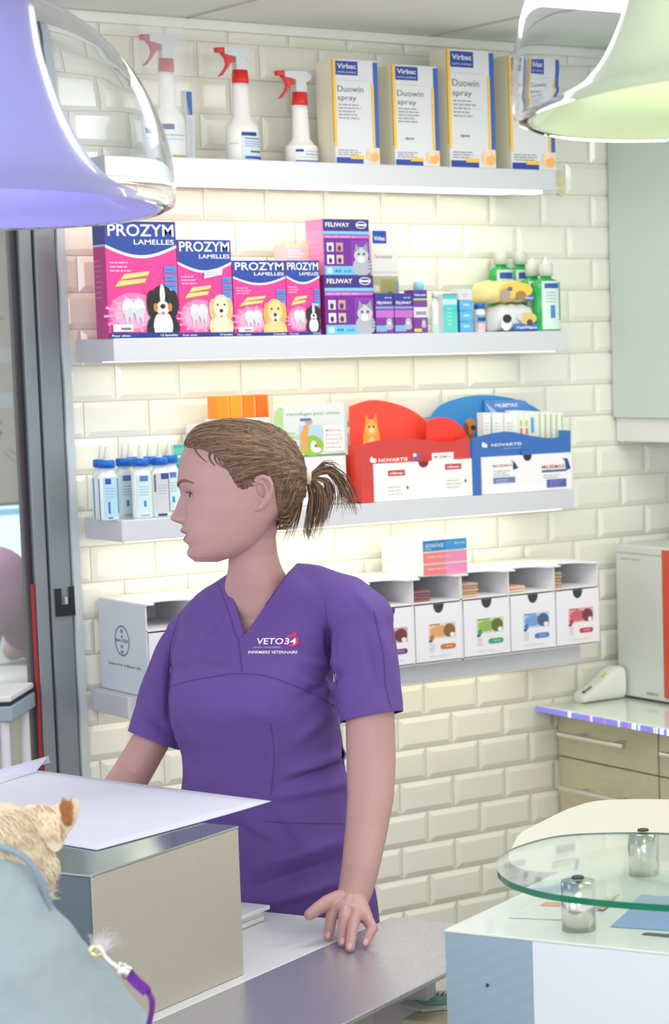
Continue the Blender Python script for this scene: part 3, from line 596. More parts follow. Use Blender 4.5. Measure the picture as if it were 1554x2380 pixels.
# poster display for dog wormer
def verm(c):
    c.rect(0, 0, 1, 1, (216, 220, 218)); c.rect(0, 0, 1, .035, (90, 150, 110)); c.rect(.965, 0, 1, 1, (196, 206, 204))
    n = 14
    c.poly([(.09+.10*math.cos(PI/2+PI*k/n), .70-.42*math.sin(-PI/2+PI*k/n+PI)*-1*.62) for k in range(n+1)]+[(.09+.02*math.cos(PI/2+PI*(n-k)/n)+.05, .70+.42*.62*math.sin(PI/2-PI*(n-k)/n)*.9) for k in range(n+1)], (178, 206, 150))
    c.poly([(.03, .6), (.1, .42), (.3, .34), (.6, .4), (.6, .46), (.3, .42), (.16, .5), (.09, .62)], (190, 214, 164))
    c.text(.16, .79, .74, .06, 'Vermifuges pour chiens', (120, 150, 130))
    c.rect(.33, .06, .64, .6, (176, 206, 226)); c.ell(.5, .2, .16, .2, (140, 190, 60)); c.rect(.33, .06, .64, .16, (150, 196, 70))
    c.poly([(.36, .08), (.42, .08), (.47, .62), (.40, .6), (.34, .4)], (222, 160, 90)); c.ell(.47, .66, .05, .05, (226, 150, 110)); c.rect(.35, .68, .5, .73, (60, 120, 190))
    c.ell(.52, .2, .04, .1, (244, 244, 246)); c.ell(.56, .12, .06, .05, (244, 244, 246)); c.ell(.55, .2, .02, .03, (200, 60, 60))
    c.rect(.66, .08, .95, .58, (244, 238, 234)); c.text(.69, .46, .22, .05, 'Milbemax', (232, 120, 110), True); c.lines(.69, .38, .24, 4, .08, .03, (240, 180, 176)); c.lines(.16, .45, .14, 4, .08, .02, (170, 190, 190))
Xa = fx(640, 1057, -.13); Xb = fx(808, 1057, -.13); zb_ = at(740, 1060, Y=-.13).z; zt_ = at(740, 938, Y=-.13).z
r = empty('poster_display', (Xa, -.13, S3), 'counter display with a grey green dog wormer poster behind the woman\'s head', 'display')
mb = MB(); mb.box((Xa, -.13, zb_), (Xb, -.122, zt_), M_card); c = Card(mb, (Xa, -.13, zb_), (Xb-Xa, 0, 0), (0, 0, zt_-zb_)); verm(c); part(mb, 'poster', r)
mb = MB(); mb.box((Xa+.01, -.128, S3+.0005), (Xb-.004, -.05, zb_-.0005), M_card, bev=.001); part(mb, 'base_box', r)
# tilted white carton beside it
Xc = fx(760, 1140, -.15)
mb = MB(); mb.box((-.036, -.016, 0), (.036, .016, .055), M_card, bev=.001); Card(mb, (-.036, -.016, 0), (.072, 0, 0), (0, 0, .055)).lines(.1, .7, .6, 3, .14, .04, (176, 186, 150))
ob = mb.build('white_carton', M=Matrix.Translation((Xc+.012, -.148, S3+.018)) @ Matrix.Rotation(-.35, 4, 'Y') @ Matrix.Rotation(-.25, 4, 'Z')); tag(ob, 'small white carton leaning in front of the wormer poster display by the ponytail', 'box')

def wavy(pts, n=8):   # catmull-rom through 2D points
    out = []
    for i in range(len(pts)-1):
        p0, p1, p2, p3 = pts[max(i-1, 0)], pts[i], pts[i+1], pts[min(i+2, len(pts)-1)]
        for k in range(n):
            t = k/n
            out.append(tuple(.5*((2*p1[j])+(-p0[j]+p2[j])*t+(2*p0[j]-5*p1[j]+4*p2[j]-p3[j])*t*t+(-p0[j]+3*p1[j]-3*p2[j]+p3[j])*t**3) for j in range(len(pts[0]))))
    out.append(tuple(pts[-1])); return out
def P2(x, y, Y): q = at(x, y, Y=Y); return (q.x, q.z)
def counter_display(label, rgb, rgbd, xl, xl2, xr, ytl, front_top, back_pts, Yf, Yb, yb, yb2, dr_l, dr_top, art, wing=None):
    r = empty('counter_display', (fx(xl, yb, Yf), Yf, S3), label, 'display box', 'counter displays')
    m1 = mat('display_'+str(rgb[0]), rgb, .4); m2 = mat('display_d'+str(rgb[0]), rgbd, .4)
    X1, X2 = fx(xl2, yb, Yf), fx(xr, yb2, Yf)
    fp = [(x, max(z, S3)) for x, z in [P2(x, y, Yf) for x, y in wavy(front_top)]]
    fp = [(X1, S3+.0005)]+fp+[(X2, S3+.0005)]
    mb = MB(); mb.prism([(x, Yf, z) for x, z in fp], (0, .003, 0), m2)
    mb.box((X1, Yf+.003, S3+.0005), (X1+.003, Yb, fp[1][1]), m1); mb.box((X2-.003, Yf+.003, S3+.0005), (X2, Yb, fp[-2][1]), m1)
    mb.box((X1, Yf+.003, S3+.0005), (X2, Yb, S3+.003), m1)
    c = Card(mb, (X1, Yf, S3), (X2-X1, 0, 0), (0, 0, .12)); art(c, 0); part(mb, 'tray', r)
    bp = [P2(x, y, Yb) for x, y in wavy(back_pts)]; mb = MB()
    mb.prism([(bp[0][0], Yb, S3+.0005)]+[(x, Yb, z) for x, z in bp]+[(bp[-1][0], Yb, S3+.0005)], (0, .003, 0), m1)
    c = Card(mb, (bp[0][0], Yb, S3), (bp[-1][0]-bp[0][0], 0, 0), (0, 0, .2)); art(c, 1); part(mb, 'back_panel', r)
    if wing:
        wp = [P2(x, y, Yf+.05) for x, y in wavy(wing)]; mb = MB()
        mb.prism([(wp[0][0], Yf+.05, S3+.02)]+[(x, Yf+.05, z) for x, z in wp]+[(wp[-1][0], Yf+.05, S3+.02)], (0, .004, 0), mat('display_wing', (236, 60, 48), .3)); part(mb, 'side_wing', r)
    xd, zd = P2(*dr_l, Yf); zd1 = P2(*dr_top, Yf)[1]; mb = MB()
    mb.box((xd, Yf-.004, S3+.0008), (X2+.0005, Yf-.0003, zd1), M_card); c = Card(mb, (xd, Yf-.004, S3), (X2-xd, 0, 0), (0, 0, zd1-S3)); art(c, 2)
    part(mb, 'drawer', r, 'white drawer front')
    return r
def red_art(c, k):
    if k == 0:
        c.ell(.10, .76, .016, .05, WHT); c.ell(.125, .74, .016, .04, WHT); c.text(.16, .71, .26, .06, 'NOVARTIS', WHT, True); c.text(.28, .65, .14, .03, 'Santé animale', (250, 190, 190))
        c.rect(.47, .70, .50, .76, (90, 110, 190)); c.rect(.505, .70, .535, .76, (230, 230, 240)); c.rect(.47, .77, .50, .83, (230, 230, 240)); c.rect(.505, .77, .535, .83, (90, 110, 190))
        c.rect(.64, .68, .84, .82, (244, 240, 240)); c.text(.66, .72, .16, .05, 'MILBEMAX', (200, 90, 100), True)
    elif k == 1:
        c.ell(.24, .62, .10, .22, (240, 160, 70)); c.ell(.24, .78, .075, .09, (244, 176, 84)); c.poly([(.17, .8), (.18, .93), (.23, .84)], (236, 150, 60)); c.poly([(.25, .84), (.30, .93), (.315, .8)], (236, 150, 60))
        c.ell(.215, .79, .012, .012, (90, 50, 20)); c.ell(.265, .79, .012, .012, (90, 50, 20)); c.ell(.24, .75, .03, .03, (250, 220, 180)); c.ell(.24, .56, .05, .12, (250, 206, 140))
        c.ell(.62, .5, .05, .14, (248, 110, 100)); c.ell(.74, .48, .04, .12, (246, 96, 84))
    else:
        for x, y in ((.14, .66), (.72, .74)): c.rect(x, y, x+.17, y+.15, (196, 60, 56)); c.text(x+.02, y+.04, .13, .07, 'milbemax', WHT, True)
        for x, y in ((.13, .36), (.73, .44)): c.lines(x, y, .17, 3, .09, .02, (190, 186, 160)); c.ell(x+.2, y-.02, .012, .04, (120, 90, 60))
        c.ell(.5, .97, .05, .13, (120, 44, 40)); c.rect(.44, 1.0, .56, 1.12, (196, 58, 50))
def blue_art(c, k):
    if k == 0:
        c.ell(.12, .92, .014, .05, WHT); c.ell(.145, .90, .014, .04, WHT); c.text(.2, .88, .3, .05, 'NOVARTIS', WHT, True); c.text(.32, .82, .17, .025, 'Santé animale', (190, 210, 240))
    elif k == 1:
        c.ell(.33, .56, .05, .22, (170, 104, 60)); c.ell(.35, .74, .05, .09, (196, 132, 84)); c.ell(.315, .68, .022, .1, (140, 82, 46)); c.ell(.375, .72, .022, .03, (90, 56, 40))
    else:
        c.text(.12, .72, .22, .06, 'MILBEMAX', (190, 90, 90), True); c.poly([(.34, .62), (.34, .82), (.31, .9), (.36, .82), (.4, .66)], (40, 60, 130)); c.lines(.13, .60, .2, 3, .06, .02, (150, 150, 170)); c.rect(.12, .28, .36, .44, (112, 124, 184)); c.lines(.15, .36, .16, 2, .06, .02, (190, 196, 220))
        c.text(.66, .6, .26, .09, 'MILBEMAX', (190, 90, 90), True); c.rect(.66, .5, .93, .56, (90, 100, 160)); c.poly([(.93, .52), (.92, .78), (.89, .86), (.95, .84), (.985, .56)], (40, 80, 150)); c.lines(.67, .4, .2, 2, .06, .02, (170, 176, 200)); c.rect(.71, .08, .93, .3, (84, 92, 170)); c.lines(.74, .24, .15, 3, .07, .02, (150, 156, 206))
        c.ell(.5, .97, .045, .13, (40, 44, 60)); c.rect(.44, 1.0, .56, 1.12, (58, 110, 180))
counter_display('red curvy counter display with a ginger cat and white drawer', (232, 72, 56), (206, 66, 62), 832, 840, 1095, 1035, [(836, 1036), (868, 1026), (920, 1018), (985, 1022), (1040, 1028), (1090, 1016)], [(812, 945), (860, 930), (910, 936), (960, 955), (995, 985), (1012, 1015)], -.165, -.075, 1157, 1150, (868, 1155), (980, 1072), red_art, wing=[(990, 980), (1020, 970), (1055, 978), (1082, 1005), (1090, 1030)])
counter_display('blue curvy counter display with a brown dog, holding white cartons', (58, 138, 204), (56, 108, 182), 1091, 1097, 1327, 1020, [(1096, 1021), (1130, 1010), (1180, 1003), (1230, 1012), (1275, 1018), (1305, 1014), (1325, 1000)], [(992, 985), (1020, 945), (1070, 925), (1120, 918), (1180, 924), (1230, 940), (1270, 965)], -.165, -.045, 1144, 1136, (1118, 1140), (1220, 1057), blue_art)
# cartons inside the blue display
Yc = -.125
zc0 = S3+.0035
xsn = [(1112, 1138, 'plain cream'), (1140, 1167, 'white with grey print'), (1169, 1201, 'white with grey print')]
for (a, b, d), lb in zip(xsn, ['white carton inside the blue display, at its left end', 'white carton with faint grey print inside the blue display, second from left', 'white carton with faint grey print inside the blue display, third from left']):
    carton('tablet_carton', lb, 'box', a+(16, 8, 6)[lb.count('second')+2*lb.count('third')], b+6, 960, zc0, Yc, .026, lambda c: c.rect(0, 0, 1, 1, (238, 238, 232)).lines(.15, .86, .6, 3, .04, .012, (190, 190, 186)), group='cartons in the blue display', yb=1140)
xx = [1203+5+13.1*k for k in range(8)]
for k, a in enumerate(xx):
    def ar(c, k=k):
        c.rect(0, 0, 1, 1, (236, 238, 226))
        if k < 2: c.text(.2, .6, .6, .18, 'x', (214, 130, 120), True); c.rect(.25, .8, .7, .88, (190, 210, 120)); c.rect(.25, .7, .7, .78, (214, 130, 120))
        elif k == 2: c.rect(.2, .72, .8, .92, (90, 170, 214)); c.rect(.2, .5, .8, .68, (200, 214, 110))
        else: c.rect(.62, .05, .9, .97, (176, 200, 140))
    carton('narrow_tablet_carton', 'narrow white carton in the blue display, '+['pink striped, beside the wide cartons', 'pink striped, second narrow one', 'with a blue and yellow mark', 'green striped, just right of the blue marked one', 'green striped, fourth from the right end', 'green striped, third from the right end', 'green striped, second from the right end', 'green striped, at the right end'][k], 'box', a, a+12.6, 955+.6*k, zc0, Yc, .05, ar, group='narrow cartons in the blue display', yb=1140)
mb = MB(); Yl = -.056; Xa = fx(1127, 955, Yl); Xb = fx(1232, 955, Yl); za = at(1180, 985, Y=Yl).z; zb_ = at(1180, 930, Y=Yl).z
mb.prism([(Xa, Yl, zb_+.001), (Xa+.008, Yl, S3+.004), (Xb+.004, Yl, S3+.004), (Xb, Yl, zb_-.014), (Xb-.012, Yl, zb_-.004), (Xb-.03, Yl, zb_)], (0, .006, 0), ck((84, 136, 206)))
c = Card(mb, (Xa, Yl, zb_-.03), (Xb-Xa, 0, 0), (0, 0, .03)); c.text(.22, .5, .5, .26, 'MILBEMAX', WHT, True); c.poly([(.0, .9), (.14, 0), (.3, 0)], (170, 196, 230)); 
tag(mb.build('leaflet_pack'), 'blue leaflet pack standing behind the white cartons in the blue display', 'leaflet')
mb = MB(); mb.box((0, -.0, 0), (.05, .02, .03), ck((244, 232, 224)), bev=.001); Card(mb, (0, 0, 0), (.05, 0, 0), (0, 0, .03)).lines(.1, .6, .7, 2, .3, .06, (220, 190, 180))
tag(mb.build('small_white_carton', M=Matrix.Translation((fx(838, 1010, -.12), -.12, S3+.085)) @ Matrix.Rotation(.35, 4, 'Y')), 'tiny white carton leaning inside the red display near its cat picture', 'box')

# ---- fourth shelf: drawer organizer -----------------------------------
OX0, OX1, OY, OZ0, OZ1, OZM = -1.160, -.031, -.22, S4+.001, 1.262, 1.212
org = empty('drawer_organizer', (OX0, 0, OZ0), 'long white cardboard organizer with nine drawers and open tops on the lowest shelf', 'organizer')
M_org = mat('organizer_card', (236, 236, 240), .5); cw = (OX1-OX0)/9
mb = MB(); t = .0022
for u in range(3):
    a = OX0+3*cw*u; b = a+3*cw-.0015
    mb.box((a, OY, OZ0), (b, -.012, OZ0+t), M_org); mb.box((a, OY, OZM-t), (b, -.012, OZM), M_org); mb.box((a, -.014, OZ0), (b, -.012, OZ1), M_org)
    for k in range(4):
        x = min(a+cw*k, b-t); mb.box((x, OY, OZ0), (x+t, -.012, OZ1), M_org)
    # lid with scooped front edge over each bay
    for k in range(3):
        x0 = a+cw*k; x1 = x0+cw if k < 2 else b
        sc = [(x0+(x1-x0)*(.14+.72*i/12), OY-.004+.048*(math.sin(PI*i/12)**.35)) for i in range(13)]
        pts = [(x0, -.012), (x0, OY-.004)]+sc+[(x1, OY-.004), (x1, -.012)]
        mb.prism([(px_, py_, OZ1) for px_, py_ in pts], (0, 0, t*1.3), M_org)
part(mb, 'carcass', org)
mb = MB(); mb.box((OX0-.0012, OY, OZ0), (OX0-.0002, -.012, OZ1), mat('organizer_side', (206, 216, 224), .5)); c = Card(mb, (OX0-.0012, -.012, OZ0), (0, OY+.012, 0), (0, 0, OZ1-OZ0))
TE = (44, 96, 112)
n = 28
def ringart(c, a, b, ra, rb, th, rgb):
    for k in range(n):
        p, q = 2*PI*k/n, 2*PI*(k+1)/n
        c.poly([(a+ra*math.cos(p), b+rb*math.sin(p)), (a+ra*math.cos(q), b+rb*math.sin(q)), (a+(ra-th)*math.cos(q), b+(rb-th)*math.sin(q)), (a+(ra-th)*math.cos(p), b+(rb-th)*math.sin(p))], rgb); c.k -= .25
ringart(c, .49, .57, .155, .17, .014, TE)
c.text(.355, .553, .27, .036, 'BAYER', TE, True)
for i, ch in enumerate('BA'): c.text(.465, .66-.062*i, .05, .036, ch, TE, True)
for i, ch in enumerate('ER'): c.text(.465, .49-.062*i, .05, .036, ch, TE, True)
c.text(.18, .285, .68, .032, 'Science For A Better Life', (96, 100, 106))
part(mb, 'side_panel', org, 'pale blue side panel with a round cross logo')
dc = [None]*9
PAL = {4: ((186, 96, 90), (112, 50, 120)), 5: ((224, 166, 110), (206, 116, 56)), 6: ((150, 184, 90), (60, 160, 110)), 7: ((120, 160, 214), (80, 120, 196)), 8: ((206, 100, 110), (206, 60, 70))}
for k in range(9):
    a = OX0+cw*k+t+.001; b = OX0+cw*(k+1)-.001-(.0015 if k % 3 == 2 else 0)
    pic, pill = PAL.get(k, ((190, 190, 200), (120, 130, 150)))
    mb = MB(); z0, z1 = OZ0+.005, OZM-t-.003
    mb.box((a, OY-.003, z0), (b, OY-.0005, z1), mat('drawer_card%d' % k, (238, 237, 242), .5)); mb.box((a, OY, z0), (a+.001, -.03, z1-.02), M_org); mb.box((b-.001, OY, z0), (b, -.03, z1-.02), M_org); mb.box((a, OY, z0), (b, -.03, z0+.001), M_org)
    c = Card(mb, (a, OY-.003, z0), (b-a, 0, 0), (0, 0, z1-z0))
    c.poly([(.5+.115*math.cos(PI+PI*i/12), 1.0+.0-.0-.16*abs(math.sin(PI*i/12))) for i in range(13)], M_dark)
    lt = tuple(min(255, int(v*.5+125)) for v in pic)
    c.rect(.28, .40, .86, .66, lt); c.ell(.5, .52, .2, .1, pic); c.ell(.72, .52, .13, .12, tuple(int(v*.62) for v in pic)); c.ell(.78, .44, .05, .04, (240, 236, 230)); c.ell(.34, .42, .05, .05, pill); c.lines(.3, .63, .3, 1, .05, .02, tuple(int(v*.7) for v in pic))
    c.ell(.31, .36, .04, .025, tuple(int(v*.7) for v in pill))
    n2 = 8
    c.poly([(.80+.05*math.cos(-PI/2+PI*i/n2), .24+.045*math.sin(-PI/2+PI*i/n2)) for i in range(n2+1)]+[(.57+.05*math.cos(PI/2+PI*i/n2), .24+.045*math.sin(PI/2+PI*i/n2)) for i in range(n2+1)], pill); c.rect(.62, .225, .78, .255, tuple(min(255, int(v*.6+100)) for v in pill))
    c.lines(.28, .3, .12, 4, .04, .01, (176, 176, 190)); c.lines(.28, .08, .5, 1, .04, .008, (190, 190, 200))
    part(mb, 'drawer', org)
for k, cl in ((4, (150, 96, 104)), (5, (150, 100, 108)), (6, (214, 176, 146)), (7, (226, 192, 168)), (8, (206, 168, 140))):
    a = OX0+cw*k+t+.003; ht = {4: .022, 5: .024, 6: .030, 7: .014, 8: .036}[k]; wd = {8: .03}.get(k, .052); z = OZM+.0008; q = 0; nl = max(2, int(ht/.006))
    mb = MB()
    for i in range(nl):
        zi = z+i*ht/nl; mb.box((a+.004*random.random(), -.205+.006*random.random(), zi), (a+wd, -.13, zi+ht/nl*.82), ck(tuple(int(v*random.uniform(.9, 1.06)) if v*1.06 < 255 else v for v in cl)), bev=.001)
    part(mb, 'leaflet_bundle', org).name = 'leaflet_bundle'
    ob = [o_ for o_ in org.children if o_.name.startswith('leaflet_bundle')][-1]
    ob.parent = None; ob.location = V(ob.location)+_worldloc(org)
    tag(ob, ['', '', '', '', 'mauve bundle of flat sachets in the organizer bay by the purple sleeve', 'mauve bundle of flat sachets in the bay under the blue and pink cartons', 'taller beige bundle of sachets in the bay right of centre', 'low beige bundle of sachets in the second bay from the right', 'small upright tan bundle in the rightmost organizer bay'][k], 'bundle', 'sachet bundles')
# three flat cartons on the lid
zt_ = OZ1+t*1.3+.0006; Yq = -.20; Xa, Xb = fx(883, 1320, Yq+.12), fx(1085, 1310, Yq)
z = zt_; hgt = (at(1030, 1252, Y=Yq).z-zt_)/3
Xm = fx(983, 1310, Yq)
for k, (f1, f2, lb) in enumerate([((236, 130, 130), (232, 140, 180), 'bottom'), ((236, 130, 130), (232, 140, 180), 'middle'), ((52, 130, 190), (60, 150, 206), 'top, blue ended')]):
    mb = MB(); mb.box((Xm, Yq, z), (Xb, Yq+.165, z+hgt-.0006), M_card, bev=.0008); c = Card(mb, (Xm, Yq, z), (Xb-Xm, 0, 0), (0, 0, hgt))
    c.rect(0, .06, 1, .94, f1); c.rect(.5, .06, 1, .94, f2)
    if k == 2: c.text(.05, .35, .42, .3, 'ADVANTAGE', (210, 228, 240), True); c.text(.72, .5, .25, .14, 'BAYER', (220, 220, 170), True); c.lines(.05, .18, .2, 1, .1, .06, (200, 220, 240))
    else: c.lines(.1, .5, .6, 1, .1, .12, (244, 180, 190))
    c = Card(mb, (Xm, Yq+.165, z), (0, -.165, 0), (0, 0, hgt)); c.lines(.62, .55, .25, 2, .25, .08, (214, 214, 220))
    tag(mb.build('flat_carton'), 'white flat carton with coloured end on the organizer, %s of three' % lb, 'box', 'flat cartons on the organizer'); z += hgt
# small wall mark at the right end of the top shelf
mb = MB(); c = Card(mb, (-.085, -.0085, 2.10), (.02, 0, 0), (0, 0, .06), e=.0006)
q = at(1303, 425, Y=-.0085); c.o = V((q.x-.01, -.0085, q.z-.03))
for yy in (.15, .5, .85): ringart(c, .5, yy, .45, .14, .1, (236, 224, 170))
tag(mb.build('wall_sticker'), 'faint yellow sticker of small rings on the tiles right of the top shelf', 'sticker')

# ------------------------------------------------------------------ right side: cabinets and machine
mb = MB(); YC = at(1418, 970, X=.19).y
r = empty('wall_cabinet', (.19, 0, 1.58), 'pale green white wall cabinet at the upper right', 'cabinet')
mb.box((.205, -1.2, 1.583), (.749, -.009, 2.43), M_paint); part(mb, 'body', r)
mb = MB(); mb.box((.187, -1.2, 1.581), (.204, -.010, 2.425), M_cab, bev=.0015); part(mb, 'door', r)
mb = MB(); mb.box((.197, -1.2, 1.524), (.749, -.009, 1.5805), M_paint, bev=.002); part(mb, 'light_pelmet', r)
WZ = .918
r = empty('drawer_cabinet', (0, -.3, 0), 'brushed beige metal drawer unit under the glass worktop at right', 'cabinet')
mb = MB(); mb.box((.02, -1.4, .08), (.749, -.009, WZ-.022), M_paint); mb.box((.05, -1.4, 0), (.749, -.012, .08), M_dark); part(mb, 'carcass', r)
zr = [WZ-.024, .789, .60, .36, .09]
def bar(y0, y1, z, root):
    mb = MB(); mb.tube([(-.045, y0, z), (-.045, y1, z)], .0065, M_steel, 14)
    for y in (y0-.05, y1+.05): mb.tube([(-.045, y, z), (0.001, y, z)], .004, M_steel, 10)
    ob = mb.build('handle'); off = _worldloc(root)
    for v in ob.data.vertices: v.co -= off
    ob.parent = root
for j, (ya, yb_) in enumerate(((-.383, -.012), (-.78, -.388))):
    for i in range(4):
        mb = MB(); mb.box((0, ya, zr[i+1]+.002), (.019, yb_, zr[i]-.001), M_drawer, bev=.0012)
        d = part(mb, 'drawer', r); 
        bar(yb_-.062, ya+.065, (zr[i]-.04) if i == 0 else zr[i]-.062, d)
        for ch in d.children:
            pass
r = empty('worktop', (0, -.3, WZ), 'frosted glass worktop with glowing violet blue edge', 'worktop')
mb = MB(); mb.box((-.062, -1.4, WZ-.016), (.748, -.010, WZ), mat('frosted_glass_top', (222, 232, 224), .12, coat=.4), bev=.002); part(mb, 'slab', r)
mb = MB(); y = -.014
M_ledv = mat('violet_edge_light', (120, 120, 200), .3, emit=.45, ecol=(140, 135, 250)); M_ledw = mat('blue_white_edge_light', (190, 200, 255), .3, emit=1.2, ecol=(170, 185, 255)); M_ledp = mat('pink_edge_light', (190, 120, 190), .3, emit=.7, ecol=(190, 110, 190))
k = 0
while y > -1.3:
    q_ = random.random(); m_ = M_ledv if q_ < .5 or y > -.10 else (M_ledw if q_ < .84 else M_ledp); l = .006+.022*random.random() if m_ is M_ledv else .003+.008*random.random()
    mb.box((-.0648, y-l, WZ-.015), (-.0622, y-.0005, WZ-.003), m_); y -= l; k += 1
part(mb, 'edge_light', r, 'row of violet, blue and pink lights along the edge')
# white machine with red side
r = empty('analyser', (.15, -.2, WZ), 'tall white laboratory machine with a red panel standing on the worktop', 'machine')
q = at(1425, 1264, X=.15); zt_ = q.z; ya = at(1437, 1634, X=.15).y; yb_ = at(1541, 1400, X=.15).y
mb = MB(); mb.box((.15, yb_-.28, WZ+.006), (.52, ya, zt_), mat('machine_white', (216, 222, 214), .4), bev=.004)
mb.box((.1485, yb_, zt_-.019), (.152, ya-.002, zt_-.0175), ck((180, 184, 176)))
c = Card(mb, (.15, ya, WZ), (0, yb_-ya, 0), (0, 0, zt_-WZ)); c.text(.12, .905, .42, .012, 'IDEXX Catalyst', (150, 152, 148)); c.text(.62, .045, .24, .018, 'IDEXX', (120, 122, 120), True)
part(mb, 'housing', r)
mb = MB(); mb.box((.146, yb_-.14, WZ+.016), (.152, yb_, zt_-.004), mat('machine_red', (214, 84, 60), .4), bev=.002); part(mb, 'red_panel', r, 'orange red panel')
mb = MB()
for x in (.18, .48):
    for y in (ya-.03, yb_-.25): mb.lathe([(.012, WZ), (.012, WZ+.008)], M_black, (x, y, 0), 14)
part(mb, 'foot', r)
# white phone-like label printer
r = empty('handheld_scanner', (.1, -.03, WZ), 'rounded white wedge shaped device with a dark slot and yellow button on the worktop', 'device')
mb = MB(); rings = []
A = at(1306, 1622, Z=WZ); 
prof = [(0, .012), (.004, .022), (.019, .030), (.043, .042), (.062, .056), (.078, .070), (.098, .078), (.118, .076)]
ax = V((.85, -.05, 0)).normalized(); sd = V((.05, .85, 0)).normalized(); base = V((.024, -.062, WZ))
for x, h in prof:
    wd = .028 if x > 0 else .016
    rings.append([base+ax*x+sd*(wd*math.copysign(abs(math.cos(t_))**.6, math.cos(t_)))+V((0, 0, .001+h/2+h/2*math.copysign(abs(math.sin(t_))**.6, math.sin(t_)))) for t_ in [2*PI*k/28 for k in range(28)]])
mb.loft(rings, mat('device_white', (232, 236, 224), .35)); part(mb, 'housing', r)
mb = MB(); p0 = base+ax*.008-sd*.012+V((0, 0, .026)); p1 = base+ax*.030-sd*.012+V((0, 0, .0365))
mb.tube([p0, p1], .0026, ck((90, 96, 76)), 8); mb.ball(p0, .004, ck((70, 76, 66))); part(mb, 'slot', r, 'dark slot')
mb = MB(); mb.box((-.008, -.004, 0), (.008, .004, .002), ck((230, 206, 60)), M=Matrix.Translation(base+ax*.068-sd*.012+V((0, 0, .0605))) @ Matrix.Rotation(-.5, 4, 'Y')); part(mb, 'button', r, 'yellow button')

# ------------------------------------------------------------------ the reception counter (turned 27 degrees)
CA = V((math.cos(math.radians(26)), math.sin(math.radians(26)), 0)); CB = V((-CA.y, CA.x, 0))
Z0 = at(870, 2145, D=3.8).z
def cf(P): return (V(P)).dot(CA), (V(P)).dot(CB)
def cw_(a, b, z): return CA*a+CB*b+V((0, 0, z))
MC = Matrix((CA, CB, V((0, 0, 1)))).transposed().to_4x4()
bl_, br_ = at(575, 2276, Z=Z0), at(784, 2187, Z=Z0); lo = at(856, 2350, Z=Z0)
bb = (cf(bl_)[1]+cf(br_)[1])/2           # line between white desk and metal strip
bl0 = cf(lo)[1]                           # front edge of the metal strip
ae = cf(at(870, 2145, Z=Z0))[0]           # far edge of the desk, where the woman stands
AR = cf(at(1033, 2160, Z=.95))[0]
desk = empty('reception_desk', cw_(ae-.4, bb, 0), 'reception desk with white top and embossed metal front strip under the woman\'s hand', 'desk')
mb = MB(); mb.box((ae-1.5, bb, Z0-.03), (ae, bb+.75, Z0), M_white, M=MC, bev=.002); part(mb, 'desktop', desk, 'white desktop')
mb = MB(); mb.box((ae-1.5, bl0, Z0-.008), (ae+.045, bb-.0006, Z0), M_embt, M=MC, bev=.0015); part(mb, 'front_strip', desk, 'embossed grey metal strip')
mb = MB(); mb.box((ae-1.45, bl0+.05, .0), (ae-.35, bl0+.08, Z0-.0085), M_emb, M=MC); mb.box((ae-1.45, bb+.70, 0), (ae-.1, bb+.73, Z0-.0305), M_white, M=MC); mb.box((ae-.13, bl0+.09, 0), (ae-.10, bb-.002, Z0-.0085), M_white, M=MC); mb.box((ae-.13, bb, 0), (ae-.10, bb+.69, Z0-.0305), M_white, M=MC); part(mb, 'support_panel', desk)

# raised metal block
corner = at(560, 1920, D=(bl_-CAM).dot(FW)-.0); ZB = corner.z
ar = cf(at(560, 1920, Z=ZB))[0]; al = cf(at(205, 2033, Z=ZB))[0]; bbk = cf(at(205, 2033, Z=ZB))[1]
bfr = (bbk+cf(at(560, 1920, Z=ZB))[1])/2
blk = empty('raised_counter', cw_((al+ar)/2, bfr, Z0), 'raised embossed metal counter block carrying the large paper sheet', 'counter')
mb = MB(); mb.box((al, bfr, Z0+.0008), (ar, bfr+.22, ZB-.004), M_emb, M=MC, bev=.001)
part(mb, 'body', blk)
mb = MB(); mb.box((al-.001, bfr-.0005, ZB-.0038), (ar+.001, bfr+.221, ZB), M_topmetal, M=MC, bev=.0012); part(mb, 'top', blk, 'satin grey metal top')
mb = MB(); mb.box((al-.0022, bfr+.002, Z0+.001), (al-.0002, bfr+.218, ZB-.004), M_bluside, M=MC); part(mb, 'side_panel', blk, 'dark blue grey side panel')
# paper sheet
pz = ZB+.0012
P = [at(630, 1867, Z=pz), at(225, 1976, Z=pz)]; Pq = at(85, 1793, Z=pz); u_ = P[0]-P[1]; 
v_ = Pq-P[0]; n = 16
mb = MB(); vs = []; fs = []
for i in range(n+1):
    for j in range(n+1):
        s_, t_ = i/n, j/n; p = P[1]+u_*s_+v_*t_*1.0
        p = p+V((0, 0, .003*(s_**4)*(1-t_)+.0015*t_*t_)); vs.append(p)
for i in range(n):
    for j in range(n): fs.append((i*(n+1)+j, (i+1)*(n+1)+j, (i+1)*(n+1)+j+1, i*(n+1)+j+1))
mb.add(vs, fs, M_paper, True); ob = mb.build('paper_sheet'); sm = ob.modifiers.new('s', 'SOLIDIFY'); sm.thickness = .0008; sm.offset = 1
tag(ob, 'large white paper sheet lying on the metal counter block with a pointed corner overhanging', 'paper')
f0, f1, f2, f3 = at(-60, 1790, Z=pz+.004), at(84, 1793, Z=pz+.004), at(112, 1757, Z=pz+.020), at(-60, 1822, Z=pz+.022)
g0 = at(-80, 1850, Z=pz+.004)
mb = MB(); hh_ = V((0, 0, .0005))
a0, a1, a2, a3 = at(-120, 1858, Z=pz+.0035), at(84, 1793, Z=pz+.0035), at(112, 1757, D=(f1-CAM).dot(FW)+.02), at(-120, 1822, D=(f1-CAM).dot(FW)-.12)
mb.add([a0, a1, a2, a3], [(0, 1, 2, 3)], M_paper)
